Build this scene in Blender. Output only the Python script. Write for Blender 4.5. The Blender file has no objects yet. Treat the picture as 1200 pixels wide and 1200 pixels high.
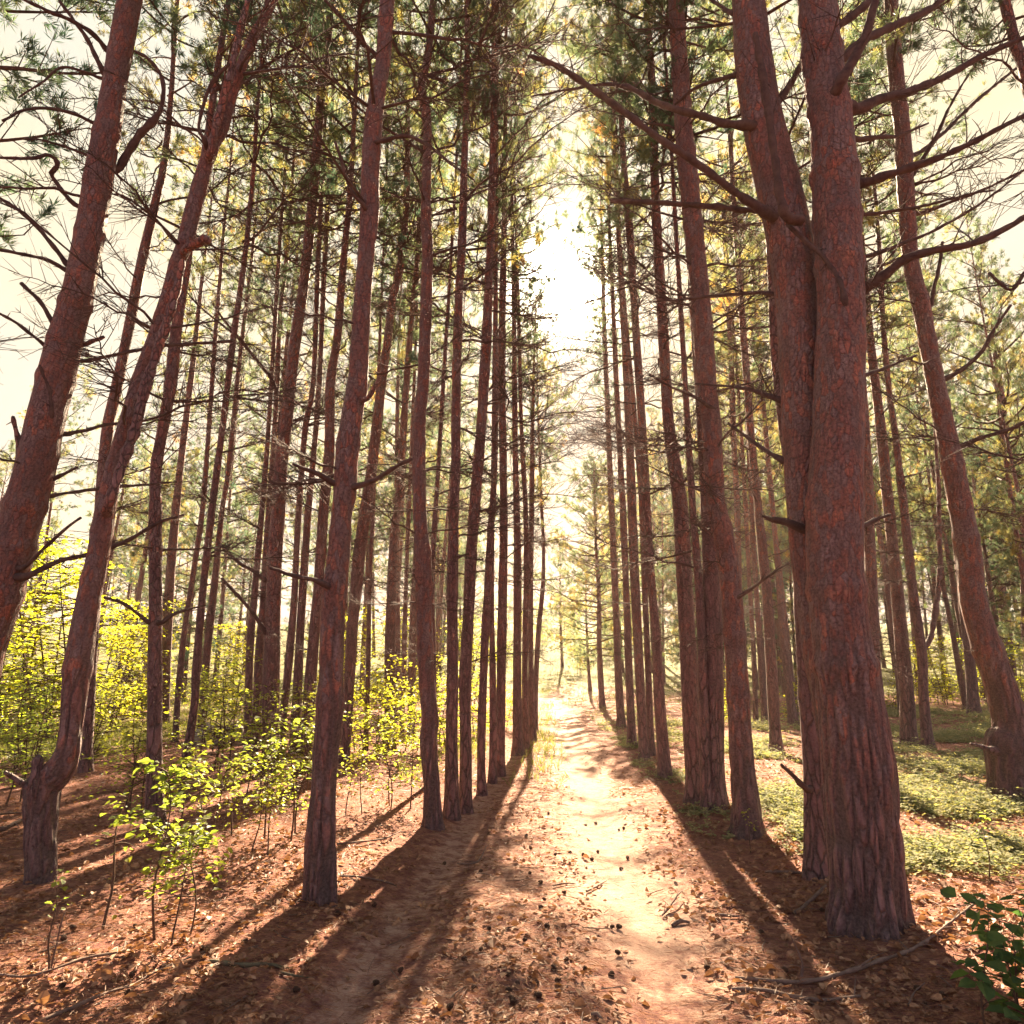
import bpy, math, random
import numpy as np
from mathutils import Vector, noise as mnoise, Matrix

random.seed(7)
RNG = np.random.default_rng(11)
SC = bpy.context.scene
COL = SC.collection

# ------------------------------------------------------------------ camera model
PITCH = math.radians(12.7)
CAMH = 1.6
FPX = 800.0
ct, st = math.cos(PITCH), math.sin(PITCH)


def ray(px, py):
    xc, yc = (px - 600) / FPX, (600 - py) / FPX
    return np.array([xc, ct - st * yc, st + ct * yc])


def at_depth(px, py, D):
    r = ray(px, py)
    return np.array([0, 0, CAMH]) + r * (D / r[1])


def depth_z(p):           # distance along the optical axis
    return p[1] * ct + (p[2] - CAMH) * st


# ------------------------------------------------------------------ terrain
def hash2(ix, iy, s):
    v = np.sin(ix * 127.1 + iy * 311.7 + s * 74.7) * 43758.5453
    return v - np.floor(v)


def vnoise(x, y, s=0):
    x = np.asarray(x, float); y = np.asarray(y, float)
    ix, iy = np.floor(x), np.floor(y)
    fx, fy = x - ix, y - iy
    fx = fx * fx * (3 - 2 * fx); fy = fy * fy * (3 - 2 * fy)
    a = hash2(ix, iy, s); b = hash2(ix + 1, iy, s); c = hash2(ix, iy + 1, s); d = hash2(ix + 1, iy + 1, s)
    return (a * (1 - fx) + b * fx) * (1 - fy) + (c * (1 - fx) + d * fx) * fy


def fbm(x, y, s=0, o=4):
    t = 0; a = .5; f = 1.0
    for k in range(o):
        t = t + a * vnoise(x * f, y * f, s + k * 3.3); a *= .5; f *= 2.03
    return t


def sstep(a, b, x):
    t = np.clip((np.asarray(x, float) - a) / (b - a), 0, 1)
    return t * t * (3 - 2 * t)


def track_r(y): return .62 + .040 * np.asarray(y, float)
def track_l(y): return -.85 + .088 * (np.asarray(y, float) - 3.5) * np.exp(-np.maximum(np.asarray(y, float) - 14, 0) * .012)


def gh(x, y):
    x = np.asarray(x, float); y = np.asarray(y, float)
    z = 7.5 * sstep(28, 105, y) + 6 * sstep(90, 320, y)
    far = sstep(5, 30, np.abs(x - 1))
    z = z + .35 * far * (fbm(x * .11, y * .11, 3, 3) - .45)
    z = z + .10 * (fbm(x * .45, y * .45, 5, 3) - .45) + .045 * (fbm(x * 2.2, y * 2.2, 8, 3) - .45)
    lim = 1 - sstep(26, 40, y)
    z = z + .030 * (fbm(x * 7., y * 7., 41, 3) - .45) * sstep(0, .6, np.abs(x - track_r(y))) * (1 - sstep(14, 22, y))
    z = z - .06 * lim * np.exp(-((x - track_r(y)) / .35) ** 2) - .05 * lim * np.exp(-((x - track_l(y)) / .3) ** 2)
    # low bank outside the rows
    z = z + .10 * sstep(1.2, 2.4, np.abs(x - (.35 + .05 * y))) * lim
    return z


def ground_pt(px, py):
    r = ray(px, py)
    t = 3.0
    lo, hi = 1.0, 400.0
    ts = np.geomspace(1.5, 300, 1500)
    P = np.array([0, 0, CAMH]) + ts[:, None] * r
    below = P[:, 2] < gh(P[:, 0], P[:, 1])
    if not below.any():
        return None
    i = int(np.argmax(below))
    a, b = (ts[i - 1] if i else ts[0]), ts[i]
    for _ in range(30):
        m = .5 * (a + b); p = np.array([0, 0, CAMH]) + m * r
        if p[2] < gh(p[0], p[1]): b = m
        else: a = m
    return np.array([0, 0, CAMH]) + b * r


# ------------------------------------------------------------------ materials
def new_mat(name):
    m = bpy.data.materials.new(name); m.use_nodes = True
    nt = m.node_tree; nt.nodes.clear()
    return m, nt


def nd(nt, typ, **kw):
    n = nt.nodes.new(typ)
    for k, v in kw.items():
        if k.startswith('i_'):
            n.inputs[k[2:].replace('_', ' ')].default_value = v
        else:
            setattr(n, k, v)
    return n


def ramp(nt, fac, stops, interp='LINEAR'):
    r = nt.nodes.new('ShaderNodeValToRGB'); r.color_ramp.interpolation = interp
    e = r.color_ramp.elements
    while len(e) > 1: e.remove(e[-1])
    e[0].position = stops[0][0]; e[0].color = (*stops[0][1], 1)
    for p, c in stops[1:]:
        q = e.new(p); q.color = (*c, 1)
    nt.links.new(fac, r.inputs[0])
    return r.outputs[0]


def mixc(nt, fac, a, b, mode='MIX'):
    n = nt.nodes.new('ShaderNodeMix'); n.data_type = 'RGBA'; n.blend_type = mode
    for sock, v in ((n.inputs[0], fac), (n.inputs[6], a), (n.inputs[7], b)):
        if hasattr(v, 'links'): nt.links.new(v, sock)
        elif isinstance(v, (int, float)): sock.default_value = v
        else: sock.default_value = (*v, 1)
    return n.outputs[2]


def math_n(nt, op, a, b=None, clamp=False):
    n = nt.nodes.new('ShaderNodeMath'); n.operation = op; n.use_clamp = clamp
    for i, v in enumerate((a, b)):
        if v is None: continue
        if hasattr(v, 'links'): nt.links.new(v, n.inputs[i])
        else: n.inputs[i].default_value = v
    return n.outputs[0]


def mrange(nt, v, a, b, c=0., d=1.):
    n = nt.nodes.new('ShaderNodeMapRange')
    nt.links.new(v, n.inputs[0])
    for i, x in enumerate((a, b, c, d)): n.inputs[i + 1].default_value = x
    return n.outputs[0]


def noise_t(nt, vec, scale, detail=4, rough=.55):
    n = nt.nodes.new('ShaderNodeTexNoise')
    n.inputs['Scale'].default_value = scale; n.inputs['Detail'].default_value = detail; n.inputs['Roughness'].default_value = rough
    nt.links.new(vec, n.inputs['Vector'])
    return n


def finish(nt, col, rough=.85, normal=None, trans=None, transcol=None, spec=.3):
    out = nt.nodes.new('ShaderNodeOutputMaterial')
    p = nt.nodes.new('ShaderNodeBsdfPrincipled')
    p.inputs['Roughness'].default_value = rough
    p.inputs['Specular IOR Level'].default_value = spec
    if hasattr(col, 'links'): nt.links.new(col, p.inputs['Base Color'])
    else: p.inputs['Base Color'].default_value = (*col, 1)
    if normal is not None: nt.links.new(normal, p.inputs['Normal'])
    last = p.outputs[0]
    if trans:
        t = nt.nodes.new('ShaderNodeBsdfTranslucent')
        if hasattr(transcol, 'links'): nt.links.new(transcol, t.inputs[0])
        else: t.inputs[0].default_value = (*transcol, 1)
        mx = nt.nodes.new('ShaderNodeMixShader'); mx.inputs[0].default_value = trans
        nt.links.new(last, mx.inputs[1]); nt.links.new(t.outputs[0], mx.inputs[2]); last = mx.outputs[0]
    nt.links.new(last, out.inputs[0])


def bark_material(name, near):
    m, nt = new_mat(name)
    tc = nd(nt, 'ShaderNodeTexCoord'); oi = nd(nt, 'ShaderNodeObjectInfo')
    obj = tc.outputs['Object']
    add = nd(nt, 'ShaderNodeVectorMath', operation='ADD'); nt.links.new(obj, add.inputs[0])
    cmb = nd(nt, 'ShaderNodeCombineXYZ')
    nt.links.new(math_n(nt, 'MULTIPLY', oi.outputs['Random'], 37.), cmb.inputs[2]); nt.links.new(cmb.outputs[0], add.inputs[1])
    sep = nd(nt, 'ShaderNodeSeparateXYZ'); nt.links.new(obj, sep.inputs[0]); z = sep.outputs[2]
    mp = nd(nt, 'ShaderNodeMapping'); mp.inputs['Scale'].default_value = (1, 1, .26); nt.links.new(add.outputs[0], mp.inputs[0])
    warp = noise_t(nt, mp.outputs[0], 9, 3)
    wv = nd(nt, 'ShaderNodeVectorMath', operation='MULTIPLY_ADD'); nt.links.new(warp.outputs['Color'], wv.inputs[0])
    wv.inputs[1].default_value = (.10, .10, .10); nt.links.new(mp.outputs[0], wv.inputs[2])
    v1 = nd(nt, 'ShaderNodeTexVoronoi', feature='DISTANCE_TO_EDGE'); v1.inputs['Scale'].default_value = 17; nt.links.new(wv.outputs[0], v1.inputs['Vector'])
    v2 = nd(nt, 'ShaderNodeTexVoronoi', feature='F1'); v2.inputs['Scale'].default_value = 27
    v3 = nd(nt, 'ShaderNodeTexVoronoi', feature='DISTANCE_TO_EDGE'); v3.inputs['Scale'].default_value = 27
    mp2 = nd(nt, 'ShaderNodeMapping'); mp2.inputs['Scale'].default_value = (1, 1, .42); nt.links.new(add.outputs[0], mp2.inputs[0])
    wv2 = nd(nt, 'ShaderNodeVectorMath', operation='MULTIPLY_ADD'); nt.links.new(warp.outputs['Color'], wv2.inputs[0]); wv2.inputs[1].default_value = (.06, .06, .06); nt.links.new(mp2.outputs[0], wv2.inputs[2])
    nt.links.new(wv2.outputs[0], v2.inputs['Vector']); nt.links.new(wv2.outputs[0], v3.inputs['Vector'])
    fine = noise_t(nt, obj, 55, 6, .7)
    med = noise_t(nt, mp.outputs[0], 16, 6, .65)
    blot = noise_t(nt, add.outputs[0], 2.3, 4, .6)
    patch = noise_t(nt, add.outputs[0], 1.6, 3, .6)
    hlow = math_n(nt, 'ADD', mrange(nt, z, .7, 2.6, 0., 1.), mrange(nt, patch.outputs['Fac'], .35, .65, -.35, .35), True)
    c_lo = mrange(nt, v1.outputs['Distance'], .0, .15); c_hi = mrange(nt, v3.outputs['Distance'], .0, .11, .12, 1.)
    cm = nt.nodes.new('ShaderNodeMix'); nt.links.new(hlow, cm.inputs[0]); nt.links.new(c_lo, cm.inputs[2]); nt.links.new(c_hi, cm.inputs[3]); crack = cm.outputs[0]
    if near:
        at = nd(nt, 'ShaderNodeAttribute', attribute_name='plate')
        crack = math_n(nt, 'MULTIPLY', mrange(nt, crack, 0, 1, .35, 1.), at.outputs['Fac'])
    # plate colours : grey brown below, orange above
    grey = ramp(nt, med.outputs['Fac'], [(.25, (.045, .020, .025)), (.5, (.115, .050, .053)), (.72, (.24, .12, .12))])
    orng = ramp(nt, med.outputs['Fac'], [(.28, (.16, .036, .020)), (.5, (.48, .105, .045)), (.72, (.66, .24, .115))])
    sepc = nd(nt, 'ShaderNodeSeparateColor'); nt.links.new(v2.outputs['Color'], sepc.inputs[0])
    fl = math_n(nt, 'ADD', sepc.outputs[0], mrange(nt, blot.outputs['Fac'], .3, .7, -.40, .40))
    flake = mixc(nt, med.outputs['Fac'], (.12, .066, .068), (.38, .25, .24))
    rnd = mixc(nt, mrange(nt, fl, .42, .62), orng, flake)
    rnd = mixc(nt, mrange(nt, fine.outputs['Fac'], .38, .60, .75, 0.), rnd, (.055, .020, .018))
    hz = math_n(nt, 'ADD', mrange(nt, z, .15 if near else .8, 1.6 if near else 6.0, -.05, .85), mrange(nt, blot.outputs['Fac'], .38, .66, -.42, .42))
    hz = math_n(nt, 'MINIMUM', math_n(nt, 'MAXIMUM', hz, 0.), 1.)
    plate = mixc(nt, hz, grey, rnd)
    dark = mixc(nt, hz, (.014, .007, .008), (.042, .015, .012))  # dark bark cracks, deepened further to paint in furrow shade
    col = mixc(nt, crack, dark, plate)
    col = mixc(nt, mrange(nt, fine.outputs['Fac'], .3, .75), col, mixc(nt, .5, col, (.30, .19, .16)))
    bmp = nd(nt, 'ShaderNodeBump'); bmp.inputs['Strength'].default_value = 1.0; bmp.inputs['Distance'].default_value = .03
    hsum = math_n(nt, 'ADD', math_n(nt, 'MULTIPLY', crack, .8), math_n(nt, 'MULTIPLY', fine.outputs['Fac'], .35))
    hsum = math_n(nt, 'ADD', hsum, math_n(nt, 'MULTIPLY', med.outputs['Fac'], .5))
    nt.links.new(hsum, bmp.inputs['Height'])
    finish(nt, col, .72, bmp.outputs[0], spec=.4)
    return m


def wood_material(name, a, b, scale=12):
    m, nt = new_mat(name)
    tc = nd(nt, 'ShaderNodeTexCoord')
    n = noise_t(nt, tc.outputs['Object'], scale, 6, .7)
    col = ramp(nt, n.outputs['Fac'], [(.3, a), (.7, b)])
    bmp = nd(nt, 'ShaderNodeBump'); bmp.inputs['Strength'].default_value = .6; bmp.inputs['Distance'].default_value = .006
    nt.links.new(n.outputs['Fac'], bmp.inputs['Height'])
    finish(nt, col, .85, bmp.outputs[0], spec=.2)
    return m


def leaf_material(name, stops, tstops, trans=.5, scale=1.5, rough=.55, detail=3):
    m, nt = new_mat(name)
    tc = nd(nt, 'ShaderNodeTexCoord'); oi = nd(nt, 'ShaderNodeObjectInfo')
    add = nd(nt, 'ShaderNodeVectorMath', operation='ADD'); nt.links.new(tc.outputs['Object'], add.inputs[0])
    cmb = nd(nt, 'ShaderNodeCombineXYZ')
    for i in range(3): nt.links.new(math_n(nt, 'MULTIPLY', oi.outputs['Random'], 31. + 9 * i), cmb.inputs[i])
    nt.links.new(cmb.outputs[0], add.inputs[1])
    n = noise_t(nt, add.outputs[0], scale, detail, .75)
    f = math_n(nt, 'ADD', n.outputs['Fac'], mrange(nt, oi.outputs['Random'], 0, 1, -.09, .09))
    finish(nt, ramp(nt, f, stops), rough, None, trans, ramp(nt, f, tstops), spec=.35)
    return m


def ground_material():
    m, nt = new_mat('forest_floor')
    geo = nd(nt, 'ShaderNodeNewGeometry'); pos = geo.outputs['Position']
    sand = nd(nt, 'ShaderNodeAttribute', attribute_name='sand').outputs['Fac']
    gras = nd(nt, 'ShaderNodeAttribute', attribute_name='grassy').outputs['Fac']
    n1 = noise_t(nt, pos, 1.1, 5, .6); n2 = noise_t(nt, pos, 9, 6, .7); n3 = noise_t(nt, pos, 70, 5, .75)
    # needle fibres: stretched noise turned three ways
    fib = None
    for a in (.3, 1.4, 2.5):
        mp = nd(nt, 'ShaderNodeMapping'); mp.inputs['Rotation'].default_value = (0, 0, a); mp.inputs['Scale'].default_value = (14, 150, 30)
        nt.links.new(pos, mp.inputs[0])
        w = noise_t(nt, mp.outputs[0], 1, 3, .6)
        fib = w.outputs['Fac'] if fib is None else math_n(nt, 'MAXIMUM', fib, w.outputs['Fac'])
    mixn = math_n(nt, 'ADD', math_n(nt, 'MULTIPLY', fib, .65), math_n(nt, 'MULTIPLY', n2.outputs['Fac'], .35))
    litter = ramp(nt, mixn, [(.38, (.042, .016, .020)), (.5, (.18, .068, .060)), (.60, (.39, .18, .11)), (.72, (.60, .39, .24))])
    litter = mixc(nt, mrange(nt, n1.outputs['Fac'], .35, .7), litter, mixc(nt, .45, litter, (.14, .06, .045)))
    sandc = ramp(nt, math_n(nt, 'ADD', math_n(nt, 'MULTIPLY', n3.outputs['Fac'], .5), math_n(nt, 'MULTIPLY', n2.outputs['Fac'], .5)),
                 [(.3, (.22, .11, .095)), (.5, (.41, .245, .185)), (.7, (.52, .345, .26))])
    s = math_n(nt, 'ADD', sand, math_n(nt, 'MULTIPLY', math_n(nt, 'SUBTRACT', n2.outputs['Fac'], .5), 1.5))
    s = math_n(nt, 'ADD', s, math_n(nt, 'MULTIPLY', math_n(nt, 'SUBTRACT', fib, .6), -1.6))
    s = mrange(nt, s, .32, .68)
    col = mixc(nt, s, litter, sandc)
    grc = ramp(nt, n2.outputs['Fac'], [(.3, (.06, .06, .022)), (.55, (.15, .14, .05)), (.75, (.27, .23, .10))])
    g = math_n(nt, 'ADD', gras, math_n(nt, 'MULTIPLY', math_n(nt, 'SUBTRACT', n1.outputs['Fac'], .5), .9))
    col = mixc(nt, mrange(nt, g, .35, .65), col, grc)
    bmp = nd(nt, 'ShaderNodeBump'); bmp.inputs['Strength'].default_value = 1.0; bmp.inputs['Distance'].default_value = .035
    h = math_n(nt, 'ADD', math_n(nt, 'MULTIPLY', fib, .6), math_n(nt, 'MULTIPLY', n2.outputs['Fac'], 1.0))
    h = math_n(nt, 'ADD', h, math_n(nt, 'MULTIPLY', n3.outputs['Fac'], .3))
    nt.links.new(h, bmp.inputs['Height'])
    finish(nt, col, .95, bmp.outputs[0], spec=.12)
    return m


M_BARK = bark_material('pine_bark', False)
M_BARKN = bark_material('pine_bark_rugged', True)
M_DEAD = wood_material('dead_branch_wood', (.040, .024, .022), (.12, .075, .062))
M_STICK = wood_material('fallen_stick_wood', (.06, .036, .03), (.21, .135, .105), 20)
M_MOSSY = wood_material('mossy_stick_wood', (.05, .035, .025), (.15, .12, .07), 14)
M_TWIG = wood_material('twig_wood', (.05, .03, .022), (.12, .07, .045))
M_NEEDLE = leaf_material('pine_needles',
    [(.30, (.022, .044, .034)), (.52, (.045, .068, .036)), (.65, (.10, .085, .030)), (.76, (.20, .085, .035))],
    [(.30, (.10, .19, .12)), (.52, (.22, .27, .11)), (.65, (.52, .42, .10)), (.76, (.70, .32, .09))], .50, .8)
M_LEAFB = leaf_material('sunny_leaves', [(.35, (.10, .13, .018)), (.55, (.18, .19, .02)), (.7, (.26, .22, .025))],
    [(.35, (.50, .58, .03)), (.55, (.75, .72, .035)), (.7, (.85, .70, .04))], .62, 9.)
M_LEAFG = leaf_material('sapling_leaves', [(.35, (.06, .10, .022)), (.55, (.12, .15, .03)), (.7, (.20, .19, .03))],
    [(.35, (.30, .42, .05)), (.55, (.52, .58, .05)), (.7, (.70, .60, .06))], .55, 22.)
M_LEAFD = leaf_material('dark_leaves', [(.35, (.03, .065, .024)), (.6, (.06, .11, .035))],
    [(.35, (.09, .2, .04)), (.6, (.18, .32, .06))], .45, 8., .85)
M_COVER = leaf_material('ground_cover_leaves', [(.35, (.10, .125, .06)), (.5, (.24, .24, .12)), (.65, (.38, .34, .17))],
    [(.35, (.16, .20, .06)), (.5, (.38, .36, .10)), (.65, (.50, .42, .12))], .42, 9., .9)
M_GRASS = leaf_material('grass_blades', [(.35, (.06, .08, .025)), (.6, (.14, .14, .045))],
    [(.35, (.16, .20, .04)), (.6, (.30, .28, .07))], .4, 2.)
M_DRY = leaf_material('dry_leaves', [(.30, (.11, .045, .025)), (.5, (.27, .13, .07)), (.62, (.42, .24, .14)), (.75, (.50, .22, .06))],
    [(.3, (.15, .06, .02)), (.6, (.35, .17, .06))], .2, 9., .7)
M_DRYN = leaf_material('dry_needles', [(.30, (.10, .04, .022)), (.5, (.28, .12, .055)), (.65, (.45, .24, .12))],
    [(.3, (.15, .06, .02)), (.6, (.40, .18, .07))], .2, 14., .6)
M_CONE = wood_material('pine_cone_scales', (.030, .016, .012), (.13, .07, .045), 60)
M_STONE = wood_material('stone_surface', (.12, .10, .09), (.30, .26, .23), 6)
M_GROUND = ground_material()


# ------------------------------------------------------------------ mesh builder
class MB:
    def __init__(s):
        s.v = []; s.f = []; s.n = 0; s.mi = []

    def add(s, V, F, mi=0):
        V = np.asarray(V, float).reshape(-1, 3)
        s.v.append(V); s.f.append((np.asarray(F, np.int64) + s.n)); s.mi.append(np.full(len(F), mi, np.int32)); s.n += len(V)

    def tube(s, P, R, n=6, mi=0, cap=True):
        P = np.asarray(P, float); R = np.asarray(R, float); k = len(P)
        T = np.gradient(P, axis=0); T /= np.linalg.norm(T, axis=1)[:, None] + 1e-9
        ref = np.array([0.0, 1, 0]) if abs(T[0][1]) < .8 else np.array([1.0, 0, 0])
        a = np.linspace(0, 2 * np.pi, n, endpoint=False)
        rings = []
        u = np.cross(T[0], ref); u /= np.linalg.norm(u)
        for i in range(k):
            u = u - T[i] * np.dot(u, T[i]); u /= np.linalg.norm(u) + 1e-9
            w = np.cross(T[i], u)
            rings.append(P[i] + R[i] * (np.cos(a)[:, None] * u + np.sin(a)[:, None] * w))
        V = np.concatenate(rings)
        i0 = np.arange(k - 1)[:, None] * n + np.arange(n)[None]
        i1 = np.arange(k - 1)[:, None] * n + (np.arange(n)[None] + 1) % n
        F = np.stack([i0, i1, i1 + n, i0 + n], -1).reshape(-1, 4)
        s.add(V, F, mi)
        if cap:
            b = len(V) - n
            c = [P[-1] + T[-1] * R[-1] * .6]
            base = s.n - n
            s.v.append(np.array(c)); idx = s.n; s.n += 1
            j = np.arange(n)
            F = np.stack([base + j, base + (j + 1) % n, np.full(n, idx), np.full(n, idx)], -1)
            s.f.append(F); s.mi.append(np.full(n, mi, np.int32))

    def mesh(s, name, mats, smooth=True, attrs=None):
        V = np.concatenate(s.v); F = np.concatenate(s.f); MI = np.concatenate(s.mi)
        tri = F[:, 2] == F[:, 3]
        cnt = np.where(tri, 3, 4)
        mask = np.ones(F.shape, bool); mask[tri, 3] = False
        loops = F[mask]
        starts = np.concatenate([[0], np.cumsum(cnt)[:-1]])
        me = bpy.data.meshes.new(name)
        me.vertices.add(len(V)); me.vertices.foreach_set('co', V.astype(np.float32).ravel())
        me.loops.add(len(loops)); me.loops.foreach_set('vertex_index', loops.astype(np.int32))
        me.polygons.add(len(F)); me.polygons.foreach_set('loop_start', starts.astype(np.int32)); me.polygons.foreach_set('loop_total', cnt.astype(np.int32))
        me.polygons.foreach_set('material_index', MI)
        me.polygons.foreach_set('use_smooth', np.full(len(F), smooth))
        for m in mats: me.materials.append(m)
        if attrs:
            for k, a in attrs.items():
                at = me.attributes.new(k, 'FLOAT', 'POINT'); at.data.foreach_set('value', np.asarray(a, np.float32))
        me.update(calc_edges=True); me.validate()
        return me


def link(name, me, parent=None, loc=(0, 0, 0)):
    o = bpy.data.objects.new(name, me); COL.objects.link(o); o.location = loc
    if parent: o.parent = parent
    return o


def tag(o, label, cat, group=None, kind=None):
    if label: o['label'] = label
    if cat: o['category'] = cat
    if group: o['group'] = group
    if kind: o['kind'] = kind
    return o


def catmull(P, step):
    P = np.asarray(P, float)
    Q = np.vstack([2 * P[0] - P[1], P, 2 * P[-1] - P[-2]])
    out = []
    for i in range(1, len(Q) - 2):
        n = max(2, int(np.ceil(np.linalg.norm((Q[i + 1] - Q[i])[:3]) / step)))
        for t in np.linspace(0, 1, n, endpoint=False):
            t2, t3 = t * t, t ** 3
            out.append(.5 * (2 * Q[i] + (Q[i + 1] - Q[i - 1]) * t + (2 * Q[i - 1] - 5 * Q[i] + 4 * Q[i + 1] - Q[i + 2]) * t2
                             + (-Q[i - 1] + 3 * Q[i] - 3 * Q[i + 1] + Q[i + 2]) * t3))
    out.append(P[-1])
    return np.array(out)


def unit(v): return v / (np.linalg.norm(v, axis=-1, keepdims=True) + 1e-9)


# ------------------------------------------------------------------ dead branches (shared meshes, along +X, length 1)
def make_branch(seed, twigs=9, fork=False, droop=.0):
    r = np.random.default_rng(seed); mb = MB()
    n = 12; t = np.linspace(0, 1, n)
    ph = r.uniform(0, 6.28)
    kz = np.cumsum(r.normal(0, .016, n) * (r.uniform(0, 1, n) < .5)); kz -= kz[0]; ky = np.cumsum(r.normal(0, .02, n) * (r.uniform(0, 1, n) < .5)); ky -= ky[0]
    up = r.uniform(-.10, .18); dz = up * t ** 1.6 + droop * t ** 2 + kz
    dy = r.uniform(-.12, .12) * t ** 2 + ky
    P = np.stack([t, dy, dz], -1)
    R = .0082 * (1 - .80 * t) * r.uniform(.9, 1.1, n)
    P[0, 0] -= .04
    mb.tube(P, R, 5)
    for k in range(twigs):
        tt = r.uniform(.22, .97); i = min(int(tt * (n - 1)), n - 2)
        p = P[i] + (P[i + 1] - P[i]) * (tt * (n - 1) - i)
        L = r.uniform(.10, .40) * (1.25 - tt * .75)
        side = r.choice([-1, 1])
        d = unit(np.array([r.uniform(.3, 1.1), side * r.uniform(.4, 1.), r.uniform(-.55, .6)]))
        m = 6; q = np.linspace(0, 1, m)[:, None]
        bend = np.array([r.uniform(-.05, .25), side * r.uniform(-.12, .06), r.uniform(-.10, .18)])
        Q = p + d * q * L + bend * L * q ** 2
        mb.tube(Q, .0034 * (1 - .7 * q[:, 0]) * (1.2 - .5 * tt), 3, cap=False)
        for j in range(r.integers(0, 4)):
            a = r.integers(1, m - 1); d2 = unit(d + r.normal(0, .75, 3)); L2 = L * r.uniform(.2, .55)
            mb.tube(Q[a] + d2 * np.linspace(0, 1, 3)[:, None] * L2, [.0021, .0016, .0009], 3, cap=False)
    return mb.mesh('dead_branch', [M_DEAD])


BRANCH = [make_branch(100 + i, twigs=int(20 + i % 5 * 4), droop=(-.05, .05, -.09, 0)[i % 4]) for i in range(12)]


def make_stub(seed):
    r = np.random.default_rng(seed); mb = MB()
    t = np.linspace(0, 1, 5)
    P = np.stack([t, .1 * t ** 2 * r.uniform(-1, 1), .2 * t ** 2 * r.uniform(-1, 1.5)], -1)
    mb.tube(P, .06 * (1 - .55 * t), 6)
    return mb.mesh('broken_stub', [M_DEAD])


STUB = [make_stub(i) for i in range(4)]


# ------------------------------------------------------------------ needle tufts / leaves
def tufts(mb, P, D, K, L, W, rnd, r, mi):
    """K blades per point P with direction D"""
    n = len(P)
    P = np.repeat(P, K, 0); D = np.repeat(D, K, 0)
    d = unit(D + r.normal(0, rnd, (n * K, 3)))
    l = L * r.uniform(.7, 1.3, (n * K, 1))
    s = unit(np.cross(d, r.normal(0, 1, (n * K, 3))))
    w = W * r.uniform(.7, 1.2, (n * K, 1))
    V = np.stack([P, P + d * l * .45 + s * w, P + d * l, P + d * l * .45 - s * w], 1).reshape(-1, 3)
    F = np.arange(n * K * 4).reshape(-1, 4)
    mb.add(V, F, mi)


def leaves(mb, P, N, A, L, W, r, mi, fold=.25):
    """oval folded leaves; P base, N normal, A axis"""
    n = len(P)
    A = unit(A); N = unit(N - A * np.sum(N * A, 1, keepdims=True)); S = np.cross(N, A)
    l = L * r.uniform(.4, 1.3, (n, 1)); w = W * r.uniform(.7, 1.3, (n, 1)) * l / L
    up = N * w * fold
    dr = -N * l * .12
    b = P; t = P + A * l + dr
    l1 = P + A * l * .32 + S * w + up; l2 = P + A * l * .68 + S * w * .8 + up + dr * .4
    r1 = P + A * l * .32 - S * w + up; r2 = P + A * l * .68 - S * w * .8 + up + dr * .4
    V = np.stack([b, l1, l2, t, r2, r1], 1).reshape(-1, 3)
    k = np.arange(n)[:, None] * 6
    F = np.concatenate([k + np.array([0, 3, 2, 1]), k + np.array([0, 5, 4, 3])])
    mb.add(V, F, mi)


# ------------------------------------------------------------------ pine crowns (axis +Z, 8 m tall)
def make_crown(seed, H=8., R=1.7, limbs=34, low=.25, K=14, one_side=0.):
    r = np.random.default_rng(seed); mb = MB(); TP = []; TD = []
    for i in range(limbs):
        t = (i + r.uniform(0, .9)) / limbs
        z = t * H * .97
        prof = (low + (1 - low) * min(1, t / .35)) if t < .35 else (1 - ((t - .35) / .65) ** 1.5 * .85)
        L = R * prof * r.uniform(.55, 1.25)
        az = i * 2.4 + r.uniform(-.5, .5)
        if one_side and math.cos(az) > 0: L *= 1 - one_side * math.cos(az)
        el = -.15 + .85 * t + r.uniform(-.15, .25)
        d = np.array([math.cos(az) * math.cos(el), math.sin(az) * math.cos(el), math.sin(el)])
        q = np.linspace(0, 1, 7)[:, None]
        wob = r.normal(0, .06, 3)
        P = np.array([0, 0, z]) + d * q * L + np.array([0, 0, .16 * L]) * q ** 2 + wob * np.sin(q * 5) * L * .5
        mb.tube(P, (.012 + .010 * L) * (1 - .8 * q[:, 0]), 4, 0, cap=False)
        ns = int(5 + 5 * L)
        for j in range(ns):
            tt = r.uniform(.30, 1.) if j else 1.
            a = min(int(tt * 6), 5); p = P[a] + (P[a + 1] - P[a]) * (tt * 6 - a)
            dd = unit(d * .7 + r.normal(0, .55, 3) + np.array([0, 0, .25]))
            l = r.uniform(.18, .55) * (.6 + .5 * L / R)
            qq = np.linspace(0, 1, 4)[:, None]
            Q = p + dd * qq * l + np.array([0, 0, .12]) * l * qq ** 2
            mb.tube(Q, .007 * (1 - .7 * qq[:, 0]), 3, 0, cap=False)
            m = int(r.integers(4, 8))
            for k in range(m):
                u = r.uniform(.55, 1.05)
                TP.append(p + dd * l * u + r.normal(0, .035, 3)); TD.append(unit(dd + np.array([0, 0, .5]) + r.normal(0, .35, 3)))
    tufts(mb, np.array(TP), np.array(TD), K, .105, .0052, .62, r, 1)
    return mb.mesh('pine_crown', [M_TWIG, M_NEEDLE], smooth=False)


CROWN = [make_crown(1, R=1.9, limbs=42, low=.15), make_crown(2, R=1.6, limbs=38, low=.2), make_crown(3, R=2.2, limbs=44, low=.15), make_crown(4, R=1.5, limbs=34, low=.4),
         make_crown(5, R=2.0, limbs=44, low=.4), make_crown(6, R=1.7, limbs=40, low=.2)]
CROWN_LOW = make_crown(9, H=8., R=2.3, limbs=56, low=.75)
CROWN_FULL = make_crown(29, H=8., R=2.2, limbs=84, low=.8, K=18)
CROWN_LOW2 = make_crown(19, H=8., R=2.0, limbs=50, low=.6)


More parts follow.
